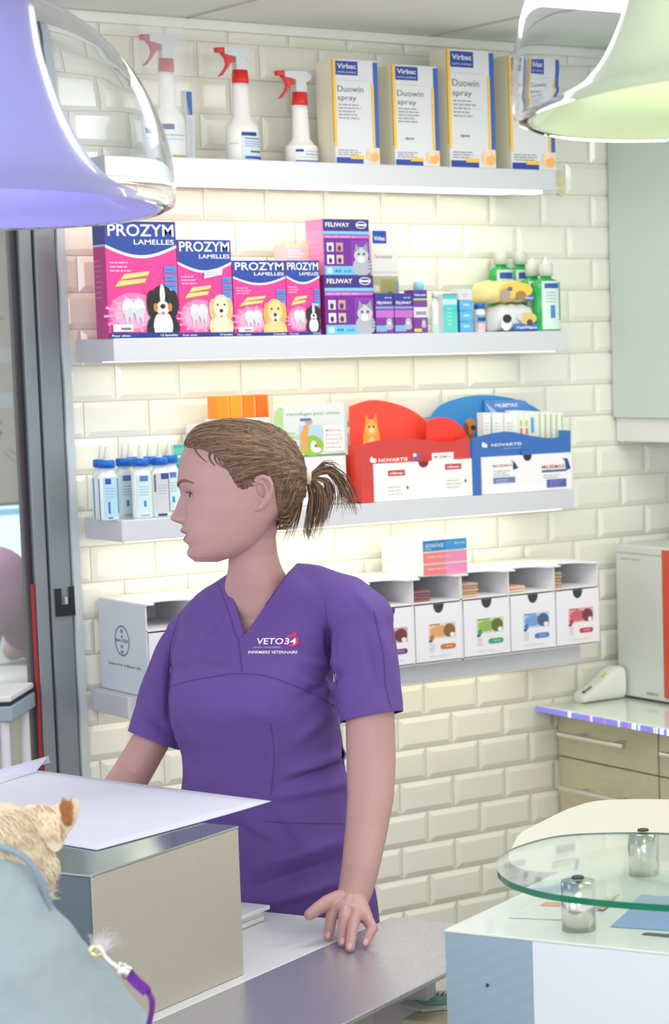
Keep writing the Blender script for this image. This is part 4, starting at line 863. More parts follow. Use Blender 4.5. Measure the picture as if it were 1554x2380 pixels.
mb.add([a3, a2, a2+FW*.012-V((0, 0, .012)), a3+FW*.012-V((0, 0, .012))], [(0, 1, 2, 3)], M_paper)
ob = mb.build('folded_paper'); sm = ob.modifiers.new('s', 'SOLIDIFY'); sm.thickness = .001
tag(ob, 'folded white paper standing up at the left edge of the large sheet', 'paper')
# keyboard-like notebook stack on the desk
d0 = cf(at(625, 2118, Z=Z0+.0)); 
r = empty('payment_terminal', at(600, 2130, Z=Z0), 'flat white device with a dark gap lying on the white desk beside the woman', 'device')
dc_ = at(628, 2103, Z=Z0+.026); da, db = cf(dc_); a_l = ar+.006
mb = MB(); mb.box((a_l, db+.006, Z0+.0005), (da-.008, db+.11, Z0+.010), M_white, M=MC, bev=.003); part(mb, 'base', r)
mb = MB(); mb.box((a_l+.002, db+.008, Z0+.0105), (da-.010, db+.108, Z0+.018), M_steel, M=MC); part(mb, 'gap', r, 'dark metallic gap')
mb = MB(); mb.box((a_l, db, Z0+.0185), (da, db+.115, Z0+.026), M_white, M=MC, bev=.002); part(mb, 'lid', r)

# right hand reception block
RZ = .955
c0 = at(1033, 2160, Z=RZ); a0, b0 = cf(c0)
bmid = cf(at(1230, 2184, X=None, Z=RZ))[1]
rb = empty('reception_block', cw_(a0, b0, 0), 'tall white reception block with blue grey embossed corner panel at the lower right', 'counter')
mb = MB(); mb.box((a0+.003, b0-1.0, 0), (a0+.412, b0, RZ-.004), M_white, M=MC); part(mb, 'body', rb)
mb = MB(); mb.box((a0-.001, b0-1.0, RZ-.0038), (a0+.412, b0+.0005, RZ), mat('block_top', (222, 230, 222), .2, coat=.3), M=MC, bev=.0012); part(mb, 'top', rb)
mb = MB(); mb.box((a0, bmid, .0), (a0+.0028, b0, RZ-.004), M_embb, M=MC); q = at(1129, 2275, Z=RZ-.07)
qa = c0+CB*(-(b0-bmid)*.48)+V((0, 0, -.072)); mb.ball(qa-CA*.0008, .0024, M_black); part(mb, 'corner_panel', rb, 'blue grey embossed metal panel')
mb = MB(); mb.box((a0, b0-1.0, .0), (a0+.0024, bmid-.0004, RZ-.004), mat('panel_white', (222, 232, 238), .4), M=MC); part(mb, 'front_panel', rb, 'smooth white front panel')
# printed sheets and a painted slot on it
def flat(pts, z, rgb, name, label, cat_='paper'):
    mb = MB(); mb.prism([at(x, y, Z=z) for x, y in pts][::-1], (0, 0, .0008), ck(rgb)); return tag(mb.build(name), label, cat_)
flat([(1418, 2154), (1490, 2090), (1640, 2100), (1640, 2185), (1554, 2163)], RZ+.0006, (140, 172, 216), 'blue_folder', 'blue sheet under the glass shelf on the reception block', 'folder')
flat([(1490, 2172), (1500, 2168), (1640, 2178), (1640, 2186)], RZ+.0006, (90, 92, 84), 'slot_strip', 'dark strip painted as a slot at the right front edge of the reception block', 'card')  # flat dark strip painted in place of a recessed slot
flat([(1180, 2133), (1262, 2090), (1420, 2096), (1350, 2140)], RZ+.0006, (226, 232, 228), 'leaflet', 'pale leaflet with orange marks under the glass shelf')
flat([(1255, 2105), (1268, 2097), (1310, 2099), (1300, 2107)], RZ+.0016, (232, 176, 140), 'orange_card', 'small orange card on the pale leaflet', 'card')
flat([(1382, 2112), (1392, 2104), (1440, 2088), (1400, 2116)], RZ+.0016, (196, 170, 130), 'tan_card', 'small tan card right of the front standoff under the glass', 'card')
# glass shelf on standoffs
ps1 = at(1345, 2160, Z=RZ); h1 = .062; ZG = RZ+h1
gs = empty('glass_shelf', ps1, 'thick glass shelf with green edge on two steel standoffs over the reception block', 'glass shelf')
gpt = wavy([(1660, 1965), (1554, 1950), (1400, 1949), (1290, 1957), (1205, 1980), (1165, 2002), (1153, 2023), (1160, 2044), (1190, 2066), (1260, 2088), (1350, 2102), (1450, 2112), (1554, 2119), (1760, 2128), (1780, 2050), (1720, 1980), (1660, 1965)], 6)[:-1]
gp = [at(x, y, Z=ZG+.0005) for x, y in gpt]
mb = MB(); mb.prism(gp, (0, 0, .009), M_gl2, M_gledge, smooth=True); part(mb, 'glass_plate', gs)
for (x, y) in ((1345, 2160), (1496, 2040)):
    p = at(x, y, Z=RZ); mb = MB()
    mb.lathe([(0, .0003), (.0235, .0003), (.0235, h1), (0, h1)], M_steel, p, 32, cap=False); sf = part(mb, 'standoff', gs)
    mb = MB(); mb.lathe([(0, h1+.0098), (.009, h1+.0098), (.008, h1+.0125), (0, h1+.0125)], M_dark, p, 20, cap=False); part(mb, 'screw', gs)
# curved white tabletop behind
TZ = .93
cp = wavy([(1760, 1870), (1554, 1858), (1400, 1860), (1331, 1876), (1300, 1889), (1250, 1914), (1210, 1936), (1194, 1960), (1182, 1995), (1192, 2020), (1240, 2034), (1330, 2036), (1450, 2036), (1760, 2036), (1800, 1960), (1760, 1870)], 5)[:-1]
r = empty('side_table', at(1450, 1960, Z=0), 'curved white tabletop behind the glass shelf', 'table')
mb = MB(); mb.prism([at(x, y, Z=TZ) for x, y in cp][::-1], (0, 0, -.03), mat('cream_top', (218, 217, 204), .35), smooth=True); part(mb, 'tabletop', r)
pc = at(1500, 1955, Z=TZ); mb = MB(); mb.lathe([(.16, .002), (.16, .015), (.04, .03), (.035, TZ-.032), (.08, TZ-.031)], M_steel, (pc.x, pc.y, 0), 28); part(mb, 'pedestal', r)
# beige stand and blister pack in front of the desk
r = empty('display_stand', at(1000, 2400, Z=.70), 'beige speckled stand in front of the desk strip at the bottom', 'stand')
q = at(985, 2350, Z=.74); aq, bq = cf(q)
mb = MB(); mb.box((aq-.035, bq-.12, 0), (aq+.16, bq+.02, .735), mat('cork', (206, 200, 170), .8, noise=(60, .15, (1, 1, 1))), M=MC, bev=.003); part(mb, 'body', r)
bz = .7362
r = empty('blister_pack', at(990, 2328, Z=bz), 'clear and mint green packet lying on the beige stand', 'packet')
mb = MB(); mb.prism([at(x, y, Z=bz) for x, y in ((928, 2340), (968, 2312), (1050, 2306), (1050, 2346), (980, 2352))][::-1], (0, 0, .004), mat('packet_film', (206, 216, 210), .2)); part(mb, 'film', r)
mb = MB(); mb.prism([at(x, y, Z=bz+.0045) for x, y in ((962, 2324), (975, 2316), (1046, 2316), (1046, 2334), (990, 2336))][::-1], (0, 0, .001), ck((128, 208, 186)))
for k in range(6): mb.prism([at(x, y, Z=bz+.0045) for x, y in ((974+12*k, 2314), (980+12*k, 2308), (984+12*k, 2308), (978+12*k, 2314))][::-1], (0, 0, .001), ck((120, 120, 110)))
part(mb, 'card', r, 'mint green card')

# ------------------------------------------------------------------ pendant lamps
def lamp(px, py, D, Rw, label, inner, tilt, lc):
    c = at(px, py, D=D)
    r = empty('pendant_lamp', c, label, 'lamp', 'clear dome pendant lamps')
    T = Matrix.Rotation(tilt[0], 4, V(RT)) @ Matrix.Rotation(tilt[1], 4, V(FW))
    n = 72
    out = [(Rw*math.cos(t_)**.92 if t_ < PI/2-.001 else .012, Rw*1.02*math.sin(t_)) for t_ in [PI/2*k/22 for k in range(23)]]
    lip = [(Rw*.985, -Rw*.035), (Rw*.94, -Rw*.055)]
    th = .0035
    outer = [(Rw*.94, -Rw*.058), (Rw*.99, -Rw*.035)]+out
    inn = [(max(.008, a-th*1.0), b-(th if b > Rw*.6 else 0)) for a, b in out][::-1]+[(Rw*.975, -Rw*.03), (Rw*.935, -Rw*.045)]
    mb = MB(); prof = outer+inn+[outer[0]]
    mb.lathe(prof, M_glass, c, n, M=T, cap=False); part(mb, 'outer_dome', r, 'clear acrylic dome')
    mb = MB()
    flare = wavy([(Rw*.925, -Rw*.05), (Rw*.85, Rw*.0), (Rw*.70, Rw*.08), (Rw*.585, Rw*.20), (Rw*.475, Rw*.41), (Rw*.385, Rw*.69), (Rw*.345, Rw*.96)], 5)
    fl2 = [(a-.003, b-.001) for a, b in flare][::-1]
    mb.lathe(flare+fl2+[flare[0]], inner, c, n, M=T, cap=False); part(mb, 'diffuser', r, 'softly glowing coloured diffuser')
    mb = MB(); mb.lathe([(0, Rw*.97), (.05, Rw*.97), (.055, Rw*1.04), (.02, Rw*1.12), (0, Rw*1.12)], M_steel, c, 24, M=T, cap=False)
    tp = c+T @ V((0, 0, Rw*1.1)); mb.tube([tp, V((tp.x, tp.y, 2.44))], .0025, M_steel, 8); part(mb, 'suspension', r)
    mb = MB(); mb.ball(c+T @ V((0, 0, Rw*.45)), .035, mat('bulb', (255, 250, 240), .4, emit=.8, ecol=(255, 250, 240))); part(mb, 'bulb', r)
    pl_ = bpy.data.lights.new('pendant_light', 'POINT'); pl_.energy = 1.3; pl_.color = lc; pl_.shadow_soft_size = .08
    po = bpy.data.objects.new('pendant_light', pl_); COL.objects.link(po); po.location = c-V((0, 0, Rw*.12))
    return r
lamp(-75, 462, 3.0, .266, 'violet glowing pendant lamp in a clear dome at the upper left', M_violet, (-.05, 0.0), (.62, .5, 1))
lamp(1722, 218, 2.75, .273, 'lime glowing pendant lamp in a clear dome at the upper right', M_lime, (-.05, -.06), (.9, 1, .7))

# ------------------------------------------------------------------ back room seen past the door frame
mb = MB(); q0, q1 = at(-260, 300, Y=2.88), at(72, 1180, Y=2.88)
mb.box((q0.x-.3, 2.87, q1.z), (q1.x+.25, 2.895, q0.z), mat('whiteboard', (206, 202, 196), .35)); c = Card(mb, (0, 2.87, 0), (1, 0, 0), (0, 0, 1), e=.001)
def stroke(x0, y0, x1, y1, w_, rgb):
    a, b = at(x0, y0, Y=2.87), at(x1, y1, Y=2.87); d = V((b.x-a.x, 0, b.z-a.z)).normalized(); nn = V((-d.z, 0, d.x))*w_
    c.poly([((a-nn).x, (a-nn).z), ((b-nn).x, (b-nn).z), ((b+nn).x, (b+nn).z), ((a+nn).x, (a+nn).z)], rgb)
stroke(18, 712, 44, 694, .004, (236, 120, 130)); stroke(26, 732, 50, 712, .004, (236, 120, 130)); stroke(-10, 738, 10, 741, .002, (110, 110, 120))
stroke(18, 1042, 62, 1072, .0015, (120, 120, 124)); stroke(8, 1052, 50, 1086, .0015, (120, 120, 124)); stroke(-20, 970, 4, 985, .006, (230, 120, 130)); stroke(-20, 990, 3, 1010, .006, (130, 60, 130))
for y in (825, 930): a, b = at(-60, y-15, Y=2.87), at(30, y+18, Y=2.87); c.rect(a.x, b.z, b.x, a.z, (214, 224, 232))
tag(mb.build('whiteboard'), 'pale whiteboard with a few pink and grey marker strokes in the back room', 'whiteboard')
YM = 2.3; a, b = at(-230, 1185, Y=YM), at(80, 1350, Y=YM)
r = empty('monitor', (a.x, YM, .95), 'bright computer screen in the back room beyond the door frame', 'monitor')
mb = MB(); mb.box((a.x, YM, b.z), (b.x+.02, YM+.03, a.z), ck((70, 90, 104)), bev=.003); mb.box(((a.x+b.x)/2-.02, YM+.01, .962), ((a.x+b.x)/2+.02, YM+.03, b.z), M_black); mb.box(((a.x+b.x)/2-.1, YM-.06, .952), ((a.x+b.x)/2+.1, YM+.08, .962), M_black); part(mb, 'case', r)
mb = MB(); mb.box((a.x+.01, YM-.002, b.z+.01), (b.x+.012, YM-.0005, a.z-.008), mat('screen', (200, 230, 240), .3, emit=.75, ecol=(222, 242, 246))); c = Card(mb, (a.x+.01, YM-.002, b.z+.01), (b.x-a.x, 0, 0), (0, 0, a.z-b.z-.02)); c.rect(0, .88, 1, .97, mat('screen_bar', (110, 190, 226), .3, emit=.5, ecol=(110, 190, 226))); c.rect(.6, .3, .95, .33, mat('screen_yellow', (230, 230, 140), .3, emit=.5)); part(mb, 'screen', r, 'lit screen with a blue toolbar')
BZ = at(40, 1530, D=6.2).z
r = empty('bench', at(40, 1530, Z=0) if False else V((-.9, 2.2, 0)), 'pale bench against the rear of the back room', 'bench')
mb = MB(); mb.box((-2.2, 1.42, .915), (.5, 2.86, .951), mat('bench_top', (190, 200, 190), .4)); part(mb, 'top', r)
mb = MB(); mb.box((-2.2, 1.46, 0), (.5, 2.8, .914), mat('bench_front', (196, 182, 160), .6)); part(mb, 'front', r)
# steel bin
p = at(62, 1700, D=5.2); zt_ = at(62, 1552, D=5.2).z
r = empty('cylinder_bin', (p.x, p.y, 0), 'pale cylindrical steel bin in the back room', 'bin')
mb = MB(); mb.lathe([(.0, .0), (.105, .0), (.11, .01), (.11, zt_-.05), (0, zt_-.05)], mat('bin_steel', (206, 198, 186), .25, .6), (p.x-.05, p.y, 0), 36, cap=False); part(mb, 'body', r)
mb = MB(); mb.lathe([(.0, zt_-.049), (.113, zt_-.049), (.113, zt_-.02), (.09, zt_), (0, zt_)], M_white, (p.x-.05, p.y, 0), 36, cap=False); part(mb, 'lid', r)
# small side table in the doorway with a device on it
p = at(-20, 1660, D=4.5); zt_ = at(0, 1625, D=4.5).z
r = empty('trolley', (p.x, p.y, 0), 'grey trolley top at the left edge of the photo', 'trolley')
qr = at(27, 1650, D=4.5); Lx = V((RT.x, RT.y, 0)).normalized(); Ly = V((FW.x, FW.y, 0)).normalized(); MT = Matrix((Lx, Ly, V((0, 0, 1)))).transposed().to_4x4(); MT.translation = V((qr.x, qr.y, 0))
z1 = at(27, 1640, D=4.5).z; z2 = at(27, 1665, D=4.5).z
mb = MB(); mb.box((-.3, 0, z2-.012), (0, .2, z1-.002), ck((150, 168, 180)), M=MT, bev=.004); part(mb, 'tray', r)
mb = MB()
for x in (-.28, -.02):
    for y in (.02, .18): mb.tube([MT @ V((x, y, 0)), MT @ V((x, y, z2-.012))], .009, M_white, 10)
part(mb, 'frame', r)
mb = MB(); mb.box((-.28, .01, z1-.001), (-.004, .19, z1+.005), M_black, M=MT); mb.box((-.29, .005, z1+.0055), (-.002, .195, z1+.018), M_white, M=MT, bev=.004)
tag(mb.build('tray_device'), 'white slab with a dark slot on the trolley at the left edge', 'device')

# ------------------------------------------------------------------ organic helpers
def remesh(name, mb, voxel, m, smooth=3, parent=None, off=None, bisects=(), dele=None, disp=None, solid=0, fac=.5):
    o = mb.build('tmp'); md = o.modifiers.new('r', 'REMESH'); md.mode = 'VOXEL'; md.voxel_size = voxel; md.use_smooth_shade = True
    if smooth: sm = o.modifiers.new('s', 'SMOOTH'); sm.iterations = smooth; sm.factor = fac
    dg = bpy.context.evaluated_depsgraph_get(); me = bpy.data.meshes.new_from_object(o.evaluated_get(dg)); bpy.data.objects.remove(o)
    bm = bmesh.new(); bm.from_mesh(me)
    if disp:
        bm.normal_update()
        mv = [(v, v.normal*disp(v.co, v.normal)) for v in bm.verts]
        for v, d in mv: v.co += d
    for co_, no_ in bisects:
        bmesh.ops.bisect_plane(bm, geom=bm.verts[:]+bm.edges[:]+bm.faces[:], plane_co=co_, plane_no=no_, clear_outer=False)
    if dele:
        fs = [f for f in bm.faces if dele(f.calc_center_median())]
        bmesh.ops.delete(bm, geom=fs, context='FACES')
    bm.to_mesh(me); bm.free(); me.materials.clear(); me.materials.append(m)
    me.polygons.foreach_set('use_smooth', [True]*len(me.polygons)); me.polygons.foreach_set('material_index', [0]*len(me.polygons))
    ob = bpy.data.objects.new(name, me); COL.objects.link(ob)
    if solid: sd_ = ob.modifiers.new('so', 'SOLIDIFY'); sd_.thickness = solid; sd_.offset = 1
    if parent:
        L_ = _worldloc(parent); me.transform(Matrix.Translation(-L_)); ob.parent = parent
    return ob
def caps(mb, pts, rs, m, n=20):      # chain of round cones
    pts = [V(p) for p in pts]
    for i, (p, r_) in enumerate(zip(pts, rs)): mb.ball(p, r_, m, nu=n, nv=max(8, n//2))
    for i in range(len(pts)-1):
        t = (pts[i+1]-pts[i]).normalized(); u = t.orthogonal().normalized(); w_ = t.cross(u)
        mb.loft([[pts[j]+(u*math.cos(2*PI*k/n)+w_*math.sin(2*PI*k/n))*rs[j] for k in range(n)] for j in (i, i+1)], m)
def lerp_tab(tab, y):
    if y <= tab[0][0]: return list(tab[0][1:])
    for a, b in zip(tab, tab[1:]):
        if y <= b[0]:
            t = (y-a[0])/(b[0]-a[0]); t = t*t*(3-2*t)*.35+t*.65
            return [p+(q-p)*t for p, q in zip(a[1:], b[1:])]
    return list(tab[-1][1:])
def sm_tab(tab, y, h=5):
    v = [lerp_tab(tab, y+d) for d in (-h, -h/2, 0, h/2, h)]; return [sum(c)/5 for c in zip(*v)]
def g(x, s): return math.exp(-.5*(x/s)**2)

# ------------------------------------------------------------------ the woman
HD = 3.86; K = HD/FPX
HO = at(580, 1150, D=HD)
ang = math.radians(9)
HF = -RT*math.cos(ang)-FW*math.sin(ang); HS = -FW*math.cos(ang)+RT*math.sin(ang); HU = UP
def hp(x, y, s): return HO+HF*((580-x)*K/math.cos(ang)*.995)+HU*((1150-y)*K)+HS*(s*K)   # head space: photo px, side offset in px
root = empty('person', V((HO.x, HO.y, 0)), 'woman in a purple tunic with brown ponytail, in profile, hand on the desk', 'person')
# bare head: y, base front x (no nose), back x, half width
HT = [(984, 540, 560, 6), (988, 500, 600, 34), (998, 470, 634, 56), (1014, 450, 660, 74), (1040, 432, 682, 90), (1070, 421, 694, 99), (1100, 417, 699, 102), (1120, 416, 699, 102), (1140, 421, 697, 101),
      (1152, 429, 692, 99), (1165, 432, 684, 97), (1180, 434, 672, 95), (1200, 435, 655, 91), (1215, 434, 640, 88), (1228, 430, 628, 85), (1240, 431, 618, 82), (1255, 434, 606, 77), (1268, 440, 592, 71), (1280, 441, 575, 64), (1292, 443, 552, 54), (1300, 448, 530, 42), (1306, 460, 500, 24)]
NOSE = [(1128, 0), (1134, 0.5), (1141, 1), (1150, 5), (1158, 11), (1166, 16.5), (1180, 22), (1192, 28), (1199, 33), (1204, 35.5), (1209, 34), (1213, 28), (1217, 16), (1219, 6), (1222, 3), (1226, 1), (1230, 0)]
LIPS = [(1222, 0), (1228, 5), (1234, 7.5), (1238, 6.5), (1241, 0), (1243, -7), (1246, -7), (1248, 0), (1252, 4), (1257, 5.5), (1262, 3), (1266, -2), (1272, -3), (1282, 1), (1292, 2), (1300, 0)]
def face_pt(y, a):
    xf, xb, w_ = sm_tab(HT, y, 6)
    L_ = (xb-xf); cx = xf+L_*.46; cosa = math.cos(a); sina = math.sin(a)
    ex = .80 if cosa > 0 else .92
    lf = (cx-xf) if cosa > 0 else (xb-cx)
    x = cx-math.copysign(abs(cosa)**ex, cosa)*lf; s = math.copysign(abs(sina)**.88, sina)*w_
    if cosa > 0:
        nz = lerp_tab(NOSE, y)[0]; nw = 5.5+max(0, (y-1160))*.16 if y < 1216 else 12
        d = nz*g(s, nw)
        if 1190 < y < 1216: d += 7.5*g(abs(s)-14.5, 4.5)*g(y-1206, 6)      # wings
        if 1208 < y < 1220: d -= 5*g(abs(s)-8, 3)*g(y-1213, 3)             # nostrils
        lp = lerp_tab(LIPS, y)[0]; d += lp*g(s, 19 if y < 1265 else 24)
        d -= 10*g(abs(s)-44, 17)*g(y-1152, 13)                             # eye sockets
        d += 4*g(abs(s)-34, 22)*g(y-1128, 8)                               # brow
        d += 6*g(abs(s)-50, 17)*g(y-1188, 22)                              # cheek
        d += 3*g(s, 16)*g(y-1288, 12)
        d -= 3*g(abs(s)-26, 5)*g(y-1244, 8)                                # mouth corner
        x -= d
        s += math.copysign(3.5*g(abs(s)-70, 18)*g(y-1182, 20), s) if s else 0
    return x, s
def head_grid(mb, m, y0=984, y1=1306, ny=150, na=128, off=0, keep=None):
    rings = []
    for i in range(ny+1):
        t = i/ny; y = y0+(y1-y0)*(t if True else t)
        ring = []
        for k in range(na):
            a = 2*PI*k/na
            x, s = face_pt(y, a); ring.append((x, y, s))
        rings.append(ring)
    return rings
skin = MB(); rg = head_grid(skin, M_skin)
skin.loft([[hp(*q) for q in r_] for r_ in rg], M_skin)
# neck and upper chest
def pxs(l): return [at(x, y, D=d) for x, y, d in l]
NK = [(1215, 592, 52, 60), (1250, 586, 51, 56), (1290, 588, 54, 56), (1320, 592, 60, 60), (1350, 597, 74, 66), (1385, 605, 102, 76), (1430, 612, 140, 90), (1500, 600, 175, 105), (1600, 590, 175, 130), (1700, 595, 170, 125), (1800, 615, 165, 120), (1900, 620, 190, 130), (2000, 625, 205, 140), (2100, 628, 220, 150), (2300, 628, 215, 150)]
BF = -CA; BL = -CB      # the body faces -CA, her left side is -CB
TD = [(1215, 3.87), (1320, 3.90), (1430, 3.95), (1600, 3.97), (1900, 4.03), (2300, 4.06)]
def ringat(x, y, D, A, B, n=48, p=.92, f=BF, l=BL):
    c = at(x, y, D=D); k = D/FPX
    return [c+l*(A*k*math.copysign(abs(math.cos(t))**p, math.cos(t)))+f*(B*k*math.copysign(abs(math.sin(t))**p, math.sin(t))) for t in [2*PI*j/n for j in range(n)]]
skin.loft([ringat(x, y, lerp_tab(TD, y)[0], A, B) for y, x, A, B in NK if y <= 1350]+[ringat(x, y, lerp_tab(TD, y)[0], A*(1-.10*min(1,(y-1350)/120)), B*(1-.18*min(1,(y-1350)/120))) for y, x, A, B in NK if y > 1350], M_skin)
# arms
LA = [(838, 1432, 3.86), (858, 1560, 3.85), (860, 1680, 3.85), (862, 1765, 3.84), (861, 1850, 3.82), (850, 1936, 3.79), (836, 2022, 3.75), (826, 2068, 3.735), (818, 2092, 3.725)]
LR = [48, 52, 57, 57, 53.5, 48, 42.5, 39, 37]
caps(skin, pxs(LA), [r_*K for r_ in LR], M_skin, 28)
RA = [(440, 1460, 4.04), (390, 1600, 4.10), (352, 1720, 4.11), (305, 1800, 4.10), (250, 1880, 4.06), (200, 1940, 4.03), (176, 1990, 4.02)]
RR = [34, 40, 46, 48, 46, 40, 33]
caps(skin, pxs(RA), [r_*K for r_ in RR], M_skin, 24)
# left hand (on the desk strip)
def tip(x, y, h=.0085): return at(x, y, Z=Z0+h)
def fing(pts, rs): caps(skin, pts, rs, M_skin, 14)
mm = .001
KN = {'i': at(777, 2106, D=3.695), 'm': at(803, 2110, D=3.69), 'r': at(829, 2120, D=3.685), 'l': at(850, 2133, D=3.68)}
W_ = at(818, 2086, D=3.725)
for k_, q in KN.items(): caps(skin, [W_+(q-W_)*.1, W_+(q-W_)*.6, q], [.019, .0155, .0115], M_skin, 16)
caps(skin, [KN['i'], KN['m'], KN['r'], KN['l']], [.012, .0122, .0118, .0105], M_skin, 14)
def mid(a, b, t, dz=0): return a+(b-a)*t+V((0, 0, dz))
TI, TM, TR_, TL = tip(763, 2176), tip(796, 2190), tip(813, 2202), tip(850, 2192)
fing([KN['i'], mid(KN['i'], TI, .5, .006), mid(KN['i'], TI, .8, .003), TI], [.0112, .0096, .0088, .0078])
fing([KN['m'], mid(KN['m'], TM, .48, .009), mid(KN['m'], TM, .78, .006), TM], [.0114, .0098, .009, .0082])
fing([KN['r'], mid(KN['r'], TR_, .5, .009), mid(KN['r'], TR_, .8, .005), TR_], [.011, .0092, .0085, .0078])
L1 = at(866, 2158, D=3.66); fing([KN['l'], L1, mid(L1, TL, .6, .002), TL], [.0102, .0086, .0080, .0074])
TT = [at(786, 2090, D=3.71), at(760, 2098, D=3.69), at(738, 2112, D=3.675), at(719, 2126, D=3.665)]
fing(TT, [.015, .0125, .0108, .0092])
# right hand resting behind the block
RW = at(176, 1990, D=4.02); RH = V((RW.x, RW.y, Z0+.02))
for a_ in (-.5, -.2, .05, .3): caps(skin, [RW, RH+V((0, 0, .02))-CA*.05+CB*a_*.08, RH-CA*.13+CB*a_*.16, RH-CA*.16+CB*a_*.2-V((0, 0, .01))], [.02, .014, .0095, .008], M_skin, 12)
caps(skin, [RW, RH-CB*.03+V((0, 0, .005)), RH-CB*.06-CA*.04-V((0, 0, .008))], [.018, .012, .009], M_skin, 12)
# ears
def ear(sg):
    e = []; 
    for k in range(15):
        t = k/14; a = math.radians(-150+t*330) if False else 0
    pts = [(600, 1165, 92), (592, 1150, 95), (590, 1132, 98), (596, 1118, 102), (608, 1113, 106), (621, 1119, 110), (628, 1133, 111), (627, 1150, 108), (620, 1166, 103), (611, 1179, 97), (602, 1187, 92), (596, 1186, 90)]
    pts = wavy(pts, 3)
    caps(skin, [hp(x, y, sg*(s_-1)) for x, y, s_ in pts], [.0032+.0008*math.sin(i_*.2) for i_ in range(len(pts))], M_skin, 8)
    ring = [hp(x, y, sg*(s_-7)) for x, y, s_ in pts]; ring2 = [hp(606+(x-606)*.4, 1148+(y-1148)*.4, sg*(s_-16)) for x, y, s_ in pts]; ring3 = [hp(600, 1150, sg*70)]*len(pts)
    outer = [hp(608+(x-608)*1.0, y, sg*(s_-3)) for x, y, s_ in pts]
    skin.loft([ring3, outer, ring, ring2], M_skin, cap=True)
    caps(skin, [hp(x, y, sg*s_) for x, y, s_ in [(601, 1160, 93), (609, 1166, 97), (617, 1158, 101), (618, 1142, 103), (612, 1128, 103), (602, 1126, 100)]], [.003]*6, M_skin, 8)
    caps(skin, [hp(593, 1150, sg*96), hp(596, 1158, sg*94)], [.0035, .003], M_skin, 8)
    caps(skin, [hp(602, 1181, sg*92), hp(607, 1176, sg*94)], [.0052, .004], M_skin, 8)
ear(1); ear(-1)
body = remesh('body', skin, .00165, M_skin, smooth=3, parent=root)
# eyes
def fsurf(y, s0):
    best = None
    for k in range(0, 400):
        a = PI/2*k/400; x, s = face_pt(y, a)
        if best is None or abs(s-s0) < best[0]: best = (abs(s-s0), x)
    return best[1]
M_eye = mat('eyeball', (222, 212, 212), .15); M_iris = mat('iris', (64, 60, 62), .1); M_lash = mat('lashes', (58, 44, 46), .6); M_brow = mat('eyebrow', (128, 92, 84), .8)
M_lip = mat('lip', (168, 98, 108), .4, sss=.1)
for sg in (1, -1):
    xe = fsurf(1152, 44)
    cen = hp(xe+15.2, 1152, sg*45); R_ = .0118
    mb = MB(); mb.ball(cen, R_, M_eye, nu=28, nv=20)
    look = (HF*.93+HS*sg*.25-HU*.12).normalized(); mb.ball(cen+look*(R_*.52), R_*.56, M_iris, nu=20, nv=14); part(mb, 'eye', root)
    mb = MB()
    def lidp(x, y, s): return hp(x, y, sg*s)
    up_ = wavy([(-1.2, .10), (-.7, .42), (-.1, .60), (.5, .50), (1.2, .08)], 4); lo_ = wavy([(-1.2, .08), (-.5, -.28), (.1, -.40), (.7, -.28), (1.2, .06)], 4)
    def on(u, v, rr):
        d = (look*math.cos(u*.75)*math.cos(v*.8)+(HS*sg).cross(HU).normalized()*0+ (HS*sg*math.sin(u*.75)-look*0)*math.cos(v*.8)+HU*math.sin(v*.8)); return cen+d.normalized()*rr
    mb.tube([on(u, v, R_*1.06) for u, v in up_], .0011, M_lash, 6)
    for u, v in up_[6::2]: mb.tube([on(u, v, R_*1.08), on(u*1.05, v-.02, R_*1.08)+look*.0045+HS*sg*.002-HU*.0008, on(u*1.1, v, R_*1.08)+look*.0075+HS*sg*.003+HU*.001], [.0004, .0003, .0001], M_lash, 5)
    part(mb, 'eyelashes', root)
    lid = MB()
    # upper and lower lids: spherical shells over the ball
    for tab, vend, s_ in ((up_, 1.7, 1), (lo_, -1.6, -1)):
        rings = []
        for t_ in range(6):
            f = t_/5; rings.append([on(u*(1-.0*f), v+(vend-v)*f, R_*(1.075-.03*f)) for u, v in tab])
        lid.loft(rings, M_skin, cap=False, closed=False)
    ob = part(lid, 'eyelid', root); s2_ = ob.modifiers.new('s', 'SOLIDIFY'); s2_.thickness = .0008
    mb = MB(); bp_ = wavy([(24, 1132), (36, 1126), (52, 1122), (66, 1122), (79, 1128)], 6); pp = []
    for s_, y_ in bp_: pp.append(hp(fsurf(y_, s_)-.8, y_, sg*s_))
    n_ = len(pp); mb.tube(pp, [.0008+.0020*math.sin(PI*min(1, (i_+1)/(n_+1)*.9+.1))*(1-.4*i_/n_) for i_ in range(n_)], M_brow, 8); part(mb, 'eyebrow', root)
# lips
bvh_body = None
def bvh_of(ob):
    dg = bpy.context.evaluated_depsgraph_get(); mw = Matrix.Translation(_worldloc(ob)); ev = ob.evaluated_get(dg).to_mesh()
    vs = [mw @ v.co for v in ev.vertices]; fs = [tuple(p_.vertices) for p_ in ev.polygons]; return BVHTree.FromPolygons(vs, fs)
bvb = bvh_of(body)
mb = MB()
for ys, hw in (((1229, 1239), 0), ((1247, 1260), 1)):
    rows = []; ny = 6; nx = 18
    for i in range(ny+1):
        row = []
        for j in range(nx+1):
            f = j/nx*2-1; s_ = f*25; wdt = (1-abs(f)**2.2)
            cm = 1242 if hw == 0 else 1244
            y_ = (ys[0]+(ys[1]-ys[0])*i/ny); y_ = cm+(y_-cm)*wdt
            x_ = fsurf(y_, abs(s_)); o_ = hp(x_-30, y_, s_)
            h_ = bvb.ray_cast(o_, -HF, .06)
            q = h_[0]+HF*.0005 if h_[0] else hp(x_, y_, s_)
            row.append(q)
        rows.append(row)
    mb.loft(rows, M_lip, cap=False, closed=False)
part(mb, 'lips', root)
